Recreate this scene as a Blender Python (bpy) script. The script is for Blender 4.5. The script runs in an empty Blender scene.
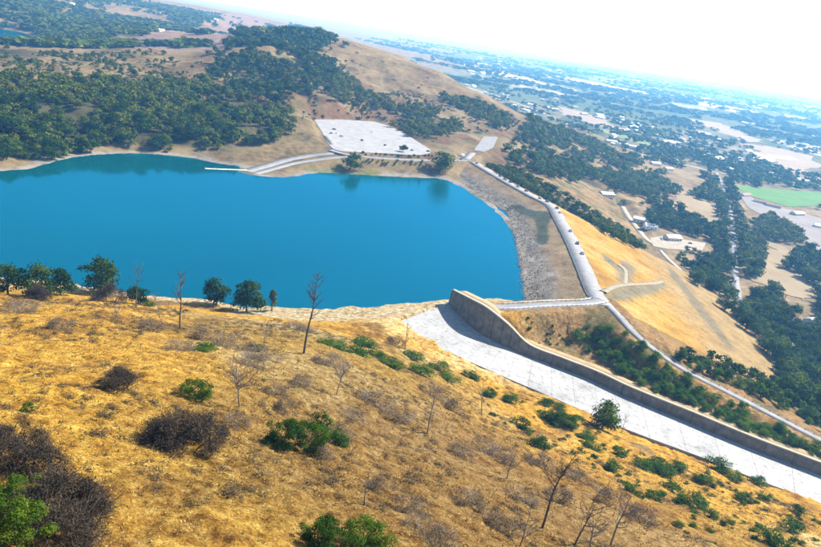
import bpy, bmesh, math, random
import numpy as np
from mathutils import Vector, Matrix, geometry
# ---------------------------------------------------------------- camera, sky, sun, exposure
S = bpy.context.scene
COL = S.collection
cam = bpy.data.cameras.new('camera')
cam.sensor_width = 36.0
cam.lens = 36.0*711.0/821.0
cam.clip_start = 1.0
cam.clip_end = 90000.0
camo = bpy.data.objects.new('camera', cam); COL.objects.link(camo)
camo.matrix_world = Matrix.Translation((0, 0, 130)) @ Matrix.Rotation(math.radians(90-18.8), 4, 'X') @ Matrix.Rotation(math.radians(8.5), 4, 'Z')
S.camera = camo
SUN_EL, SUN_AZ = 43.0, 62.0           # elevation; compass-like azimuth measured from +Y (view) towards +X (right)
wd = bpy.data.worlds.new('World'); S.world = wd; wd.use_nodes = True
wn = wd.node_tree.nodes; wl = wd.node_tree.links
sky = wn.new('ShaderNodeTexSky'); sky.sky_type = 'NISHITA'; sky.sun_disc = False
sky.sun_elevation = math.radians(SUN_EL); sky.sun_rotation = math.radians(SUN_AZ)
sky.altitude = 300; sky.air_density = 1.0; sky.dust_density = 0.6; sky.ozone_density = 1.0
wl.new(sky.outputs[0], wn['Background'].inputs[0]); wn['Background'].inputs[1].default_value = 0.085
sl = bpy.data.lights.new('sun', 'SUN'); sl.energy = 5.0; sl.angle = math.radians(.53); sl.color = (1.0, .955, .88)
so = bpy.data.objects.new('sun', sl); COL.objects.link(so)
_d = Vector((math.sin(math.radians(SUN_AZ))*math.cos(math.radians(SUN_EL)), math.cos(math.radians(SUN_AZ))*math.cos(math.radians(SUN_EL)), math.sin(math.radians(SUN_EL))))
so.rotation_euler = _d.to_track_quat('Z', 'Y').to_euler(); so.location = _d*500
S.view_settings.view_transform = 'Standard'; S.view_settings.look = 'None'
S.view_settings.exposure = 1.25; S.view_settings.gamma = 1.0; S.view_settings.use_curve_mapping = False
S.cycles.use_denoising = True
S.cycles.max_bounces = 6; S.cycles.diffuse_bounces = 2; S.cycles.glossy_bounces = 2; S.cycles.transmission_bounces = 3
S.cycles.volume_bounces = 1; S.cycles.transparent_max_bounces = 6
S.cycles.sample_clamp_indirect = 4.0
# ---------------------------------------------------------------- surveyed layout (metres)
D = {'P':[[-29.3,38.9,92.0],[-28.3,43.8,88.0],[-15.3,52.6,83.0],[4.6,67.6,74.0],[17.5,79.9,66.0],[37.8,98.6,54.0],[67.6,124.1,38.0],[117.9,159.9,17.0],[161.1,187.1,2.0],[-45.8,62.0,82.0],[-42.0,66.1,80.0],[-33.4,71.5,78.0],[-24.5,81.6,73.0],[-12.8,94.0,67.0],[2.9,115.2,56.0],[22.2,145.1,40.0],[47.3,179.6,22.0],[71.4,187.5,14.0],[94.2,181.0,12.0],[-70.6,96.9,68.0],[-60.6,96.2,70.0],[-48.5,104.0,68.0],[-36.0,117.6,63.0],[-20.6,139.9,54.0],[-8.7,161.1,45.0],[7.8,199.2,28.0],[23.2,223.5,14.0],[39.1,228.2,6.0],[-125.8,174.7,40.0],[-114.3,183.2,40.0],[-97.5,184.2,42.0],[-72.3,172.5,46.0],[-47.4,153.4,52.0],[-26.1,171.8,45.0],[-18.1,199.4,34.0],[-6.8,233.4,20.0],[-41.8,193.2,38.0],[-178.9,249.5,10.0],[-163.0,261.9,8.0],[-140.8,266.4,9.0],[-125.7,269.5,8.0],[-104.1,267.8,9.0],[-81.1,260.6,12.0],[-60.7,259.8,13.0],[-38.4,259.1,13.0],[-20.8,266.7,9.0],[-33.6,300.5,1.6],[-2.4,321.5,1.2],[-19.4,296.7,2.5],[-7.4,288.5,4.0],[4.3,276.7,4.0],[-298.7,487.5,4.0],[-285.8,530.1,5.0],[-267.7,574.0,5.0],[-236.1,598.9,6.0],[-198.0,614.2,5.0],[-164.0,603.8,3.0],[-328.4,537.5,13.0],[-354.5,581.4,20.0],[-307.3,586.7,14.0],[-325.3,621.5,22.0],[-293.8,630.1,24.0],[-266.0,650.1,17.0],[-256.2,725.3,25.0],[-227.5,646.4,14.0],[-209.1,706.1,19.0],[-191.0,648.2,10.0],[-404.1,664.9,32.0],[-369.2,687.6,31.0],[-479.0,789.7,33.0],[-399.5,764.7,35.0],[-378.1,810.8,38.0],[-356.5,899.0,37.0],[-307.0,900.7,38.0],[-518.4,967.4,30.0],[-510.3,1094.4,35.0],[-536.0,1349.2,35.0],[-415.6,1265.2,45.0],[-289.1,1008.1,55.0],[-550.0,1905.3,50.0],[-925.0,2801.0,50.0],[-1235.1,4689.6,70.0],[-902.4,2348.5,30.0],[-247.8,1060.3,80.0],[-262.9,1352.3,93.0],[-232.9,907.3,30.0],[-173.5,860.9,42.0],[-133.8,731.4,17.0],[-160.2,673.4,11.0],[-167.3,630.7,7.0],[-165.0,1104.1,55.0],[-118.8,908.3,28.0],[-241.7,1569.6,92.0],[-165.2,1464.8,88.0],[-82.0,1430.7,78.0],[-1.1,1300.6,66.0],[69.5,1216.9,48.0],[137.5,1181.0,24.0],[220.6,1254.2,-6.0],[-104.8,1128.5,40.0],[-25.8,1107.4,38.0],[-85.3,958.4,23.0],[-5.6,1009.1,20.0],[37.1,1048.5,22.0],[54.0,1183.2,34.0],[-548.8,793.7,25.0],[-426.0,612.6,15.0],[-720.1,1044.6,20.0],[-498.1,638.7,20.0],[-951.3,1574.0,8.0],[-749.8,1364.6,8.0],[-678.9,1175.5,14.0],[-1035.9,1715.3,15.0],[-1081.8,2076.0,15.0],[-1151.4,2623.5,15.0],[-1171.2,1942.8,45.0],[-1225.7,2354.0,45.0],[-1311.6,2987.5,60.0],[-1648.4,4603.6,80.0],[-850.1,1509.7,6.0],[-136.7,859.6,11.0],[-92.3,916.2,11.0],[-39.1,888.1,11.0],[0.8,780.2,11.0],[-29.6,736.9,11.0],[-76.2,692.3,11.0],[-94.9,687.2,9.0],[-115.8,645.5,5.0],[-134.3,607.7,1.5],[45.1,779.5,10.0],[74.1,904.9,13.0],[51.4,808.1,12.0],[98.2,878.6,8.0],[-75.3,653.3,6.0],[-25.4,679.7,6.0],[13.1,701.0,7.0],[-76.6,633.0,2.0],[-23.7,660.7,2.0],[14.1,680.4,2.0],[276.9,461.2,-49.0],[261.4,529.5,-48.0],[250.4,617.6,-47.0],[222.7,687.4,-46.0],[269.3,418.9,-46.0],[214.1,353.6,-30.0],[214.5,322.6,-27.0],[194.8,403.4,-33.0],[142.1,367.5,-12.0],[152.8,347.3,-14.0],[188.2,420.9,-32.0],[328.5,707.0,-55.0],[561.5,1369.4,-57.0],[383.8,640.6,-54.0],[722.1,1308.5,-58.0],[280.0,858.1,-48.0],[377.4,1047.2,-51.0],[202.3,803.1,-28.0],[148.3,683.0,-8.0],[136.2,734.6,-8.0],[116.9,805.7,-3.0],[94.7,823.1,1.0],[217.2,937.4,-30.0],[273.5,1136.4,-38.0],[212.8,1181.3,-22.0],[399.5,1527.4,-48.0],[552.6,1467.6,-57.0],[130.5,1073.3,5.0],[209.0,1355.7,-12.0],[365.7,1756.8,-40.0],[346.6,1160.6,-48.0],[78.2,333.9,1.0],[97.3,324.1,-2.5],[76.0,315.4,-2.0],[92.5,332.3,4.0],[98.6,340.7,7.0],[57.0,333.2,5.0],[61.0,318.8,2.0],[106.3,349.3,8.7],[111.1,337.0,6.7],[116.0,325.5,3.7],[134.0,313.5,-3.3],[161.2,304.0,-10.3],[193.6,287.6,-17.3],[224.3,274.9,-24.3],[34.0,328.2,10.4],[41.2,319.2,10.6],[50.5,315.8,5.4],[52.1,321.6,5.7],[61.4,314.0,-2.2],[62.7,319.8,-1.9],[76.4,310.2,-4.6],[78.0,315.9,-4.3],[93.4,304.9,-6.6],[95.7,310.4,-6.3],[108.8,296.9,-8.6],[111.1,302.5,-8.3],[134.1,288.3,-11.8],[136.0,294.0,-11.5],[158.5,280.3,-15.3],[160.2,286.1,-15.0],[187.4,273.4,-19.3],[188.8,279.2,-19.0],[218.6,265.6,-24.3],[220.1,271.4,-24.0],[-2.4,306.8,1.3],[-6.9,300.2,3.5],[8.5,294.5,0.3],[4.1,287.9,2.5],[22.5,286.7,-1.7],[18.7,279.6,0.5],[38.7,281.2,-4.2],[36.1,273.7,-2.0],[53.7,276.7,-6.7],[52.1,268.9,-4.5],[70.6,270.5,-8.7],[69.6,262.5,-6.5],[86.8,263.7,-10.7],[85.7,255.7,-8.5],[102.8,258.9,-12.7],[101.8,251.0,-10.5],[127.1,254.6,-16.2],[125.7,246.8,-14.0],[150.4,249.0,-19.7],[148.4,241.3,-17.5],[174.5,245.3,-23.7],[170.9,238.2,-21.5],[204.2,239.0,-28.7],[200.0,232.2,-26.5],[-286.3,2118.9,-17.0],[-265.9,1726.5,67.6],[-183.0,1977.5,-18.0],[-181.7,1611.3,64.4],[-70.7,1931.4,-20.5],[-90.2,1573.7,56.4],[38.6,1755.9,-23.5],[-1.2,1430.7,46.8],[133.8,1642.8,-28.0],[76.4,1338.6,32.4],[225.7,1594.3,-34.0],[151.3,1299.1,13.2],[337.8,1693.2,-41.5],[242.6,1379.7,-10.8],[1000.0,1500.0,-59.0],[2000.0,2000.0,-60.0],[600.0,1900.0,-60.0],[900.0,2500.0,-60.0],[300.0,2600.0,-60.0],[3000.0,3000.0,-60.0],[1500.0,4000.0,-60.0],[0.0,3600.0,-58.0],[5000.0,5000.0,-60.0],[0.0,6000.0,-55.0],[2500.0,7000.0,-60.0],[-800.0,7000.0,-30.0],[6000.0,9000.0,-60.0],[0.0,12000.0,-40.0],[9000.0,16000.0,-60.0],[-6000.0,14000.0,60.0],[0.0,30000.0,0.0],[20000.0,25000.0,-30.0],[-4000.0,8000.0,80.0],[-2500.0,5000.0,60.0],[-2000.0,3000.0,60.0],[-3000.0,2000.0,40.0],[-1500.0,1200.0,20.0],[-900.0,600.0,10.0],[-700.0,300.0,15.0],[-500.0,100.0,60.0],[-300.0,0.0,80.0],[0.0,0.0,92.0],[-100.0,-50.0,98.0],[100.0,-50.0,80.0],[200.0,0.0,40.0],[350.0,100.0,0.0],[500.0,200.0,-20.0],[800.0,300.0,-50.0],[600.0,600.0,-56.0],[1200.0,600.0,-60.0],[3000.0,1000.0,-60.0],[9000.0,4000.0,-60.0],[25000.0,12000.0,-60.0],[60.0,420.0,-30.0],[60.0,560.0,-30.0],[-50.0,480.0,-25.0],[-150.0,450.0,-25.0],[160.0,450.0,-46.0],[165.0,560.0,-46.0],[120.0,500.0,-46.0],[150.0,640.0,-40.0],[60.0,500.0,-40.0],[100.0,400.0,-28.0],[120.0,380.0,-30.0],[180.0,400.0,-44.0],[220.0,420.0,-49.0],[113.9,352.7,7.3],[114.2,364.7,1.2],[127.9,352.4,2.2],[128.2,364.4,-4.4],[141.9,352.0,-2.9],[142.2,364.0,-9.9],[155.9,351.6,-8.0],[156.2,363.6,-15.4],[169.9,351.3,-13.1],[170.2,363.3,-21.0],[183.9,350.9,-18.2],[184.2,362.9,-26.5],[197.9,350.5,-23.3],[198.2,362.5,-32.0],[211.9,350.2,-28.5],[212.2,362.2,-37.6],[225.9,349.8,-33.6],[226.2,361.8,-43.1],[239.9,349.4,-38.7],[240.2,361.4,-48.6],[253.9,349.1,-43.8],[254.2,361.1,-54.1]],'base':[[21.26,341.32,1.0],[28.84,325.05,0.0],[37.64,314.39,-2.0],[48.88,310.01,-4.5],[60.18,308.09,-7.0],[74.99,305.34,-9.0],[91.51,300.24,-11.0],[106.91,292.3,-13.0],[132.53,283.57,-16.5],[157.2,275.49,-20.0],[186.24,268.56,-24.0],[217.44,260.75,-29.0]],'edge':[[-2.43,306.76,1.0],[8.54,294.55,0.0],[22.5,286.67,-2.0],[38.72,281.22,-4.5],[53.72,276.73,-7.0],[70.6,270.47,-9.0],[86.76,263.68,-11.0],[102.8,258.92,-13.0],[127.13,254.62,-16.5],[150.42,249.02,-20.0],[174.53,245.35,-24.0],[204.17,239.04,-29.0]],'top':[[22.17,341.74,8.3],[29.69,325.57,11.0],[38.24,315.19,11.2],[49.15,310.97,6.0],[60.35,309.08,-1.6],[74.99,305.34,-4.0],[91.51,300.24,-6.0],[106.91,292.3,-8.0],[132.53,283.57,-11.2],[157.2,275.49,-14.7],[186.24,268.56,-18.7],[217.44,260.75,-23.7]],'shore':[[-276.9,268.5],[-229.1,283.2],[-181.9,292.6],[-150.2,297.3],[-126.9,296.7],[-94.1,301.4],[-75.5,301.4],[-44.3,309.0],[-26.5,318.8],[-2.9,332.5],[20.4,347.9],[33.3,354.8],[49.9,361.8],[70.6,370.4],[71.2,421.7],[71.8,465.2],[70.4,510.7],[63.9,555.6],[53.9,595.2],[37.7,637.0],[24.1,663.6],[14.5,670.9],[-4.4,661.3],[-40.8,642.8],[-71.2,628.5],[-91.9,616.8],[-111.5,583.1],[-132.2,571.3],[-145.3,583.2],[-156.4,592.8],[-178.1,593.8],[-201.3,598.8],[-232.9,591.0],[-257.0,568.7],[-271.7,540.4],[-275.2,510.1],[-276.0,484.9],[-285.7,465.5],[-300.3,426.5],[-331.9,360.8],[-346.5,307.0]],'road2':[[106.03,348.45,9.0],[110.88,336.14,7.0],[115.77,324.75,4.0],[133.67,312.81,-3.0],[160.89,303.32,-10.0],[193.23,287.0,-17.0],[223.9,274.33,-24.0]],'crest':[[20.77,814.68,11.0],[36.14,771.27,10.0],[51.97,728.3,9.0],[74.66,661.64,9.0],[94.25,609.94,9.0],[106.69,580.1,9.0],[106.91,527.32,9.0],[106.14,477.21,9.0],[103.72,421.91,9.0],[100.96,370.45,9.0],[101.86,351.06,9.0]]}
G = {'roads':{'spill':[[104.07,359.1,9.1],[92.08,349.68,9.1],[77.8,342.36,9.1],[61.31,333.49,9.1],[48.12,326.07,9.1],[41.54,324.22,9.3]],'service':[[104.95,350.75,9.05],[107.91,341.94,8.0],[115.77,324.75,4.0],[133.67,312.81,-3.0],[160.89,303.32,-10.0],[193.23,287.0,-17.0],[223.9,274.33,-24.0]],'lotroad':[[-93.66,678.11,10.6],[-71.24,669.72,10.0],[-40.52,680.0,10.0],[-7.29,700.72,10.0],[20.72,725.42,10.0],[42.04,746.58,9.6]],'sweep':[[-109.24,756.8,11.02],[-96.01,712.26,11.0],[-89.58,683.31,10.4],[-93.74,667.56,8.9],[-103.62,659.53,7.3]],'ramp1':[[-83.6,676.25,9.5],[-102.26,662.46,7.5],[-123.17,636.93,4.4],[-137.74,603.73,1.7],[-146.94,579.9,0.35]],'ramp2':[[-74.22,663.65,9.6],[-95.81,646.98,6.8],[-116.17,625.31,3.8],[-129.99,596.8,1.5],[-139.03,575.28,0.3]],'pad':[[39.97,749.86,9.8],[47.72,792.62,10.5],[58.73,841.12,11.5]],'lane':[[586.51,1470.6,-56.6],[536.06,1301.31,-56.6],[484.37,1140.66,-56.0],[427.23,975.06,-55.5],[370.12,820.23,-55.0],[327.61,705.12,-54.5],[298.45,625.71,-54.0],[281.14,571.33,-53.0]],'park':[[258.61,914.8,-47.0],[252.88,858.89,-47.3],[248.81,799.66,-47.3],[246.44,756.19,-47.3],[249.12,738.07,-47.3]],'toe':[[248.63,707.65,-46.0],[247.99,677.56,-46.3],[249.7,644.86,-46.6],[248.29,605.86,-47.0],[244.28,558.17,-47.4],[244.11,525.9,-47.6]],'highway':[[130.28,3078.65,-59.4],[330.01,2314.08,-59.4],[392.55,1877.65,-59.2],[447.11,1670.46,-58.5],[490.27,1537.27,-57.5],[545.71,1509.42,-57.2],[587.77,1473.75,-57.0],[684.52,1486.85,-57.5],[814.96,1492.68,-58.0],[971.53,1477.66,-58.5]]},'lots':{'lot':[[-142.87,867.33,11.0],[-116.08,902.16,11.0],[-74.17,928.28,11.0],[-38.51,879.16,11.0],[-13.63,810.99,11.0],[2.31,760.56,11.0],[-8.27,724.34,11.0],[-42.48,702.14,11.0],[-79.43,679.85,11.0],[-95.07,693.18,11.0],[-118.35,779.2,11.0]],'pad':[[50.25,806.97,12.0],[68.32,938.26,12.0],[87.9,954.63,12.0],[74.33,845.32,12.0],[61.46,803.15,12.0]],'park':[[252.9,759.71,-47.3],[271.47,778.05,-47.3],[320.4,775.96,-47.3],[302.05,735.71,-47.3],[261.58,722.22,-47.3],[246.69,725.49,-47.3]]},'fields':{'green':[[568.18,1321.59,-57.8],[775.6,1414.78,-57.8],[967.92,1472.17,-57.8],[850.72,1280.29,-57.8],[691.19,1247.45,-57.8],[608.1,1186.15,-57.8],[550.86,1232.13,-57.8]],'plough':[[545.6,1250.28,-57.2],[562.54,1198.24,-57.2],[596.74,1162.02,-57.2],[631.36,1129.24,-57.2],[734.74,1090.78,-57.2],[602.58,874.41,-57.2],[503.38,875.55,-57.2],[503.83,961.24,-57.2],[513.11,1063.26,-57.2],[506.88,1111.41,-57.2]],'meadow1':[[385.52,1091.73,-52.0],[429.74,1160.22,-52.0],[442.68,1095.2,-52.0],[425.24,1006.26,-52.0],[389.87,918.07,-52.0],[361.27,911.61,-52.0],[333.05,905.23,-52.0]],'meadow2':[[377.05,793.75,-54.5],[446.96,881.37,-54.5],[456.22,834.09,-54.5],[432.97,737.74,-54.5],[377.68,639.38,-54.5],[364.71,641.92,-54.5],[347.65,668.08,-54.5],[349.93,709.08,-54.5]],'pasture':[[469.82,2062.82,-58.0],[540.93,1896.34,-58.0],[560.86,1715.56,-58.0],[544.75,1601.49,-58.0],[492.14,1622.24,-58.0],[448.24,1835.04,-58.0]],'bare1':[[429.84,2667.84,-59.5],[542.29,2583.63,-59.5],[553.35,2173.62,-59.5],[479.91,2109.94,-59.5],[423.12,2296.22,-59.5]],'bare2':[[994.36,2375.27,-58.5],[1114.34,2279.7,-58.5],[1153.5,2163.45,-58.5],[878.45,1618.21,-58.5],[838.54,1683.68,-58.5],[892.81,1979.32,-58.5]],'bare3':[[1080.85,3138.53,-59.5],[1222.36,3171.5,-59.5],[1118.13,2512.11,-59.5],[1002.78,2438.46,-59.5]],'white1':[[1849.19,5480.01,-59.8],[2002.52,5099.75,-59.8],[2104.39,4847.11,-59.8],[1733.73,4318.79,-59.8],[1607.55,4554.03,-59.8]],'white2':[[1005.73,6308.91,-59.8],[1451.51,5386.21,-59.8],[1684.5,5193.82,-59.8],[1313.64,4857.57,-59.8],[923.09,5297.6,-59.8]],'pale3':[[889.45,2072.63,-59.8],[1043.47,2125.68,-59.8],[1022.89,2020.53,-59.8],[876.1,1938.82,-59.8]],'pale4':[[54.33,4795.4,-59.8],[504.16,4713.29,-59.8],[614.31,4120.19,-59.8],[337.08,4181.75,-59.8]]}}
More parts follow.
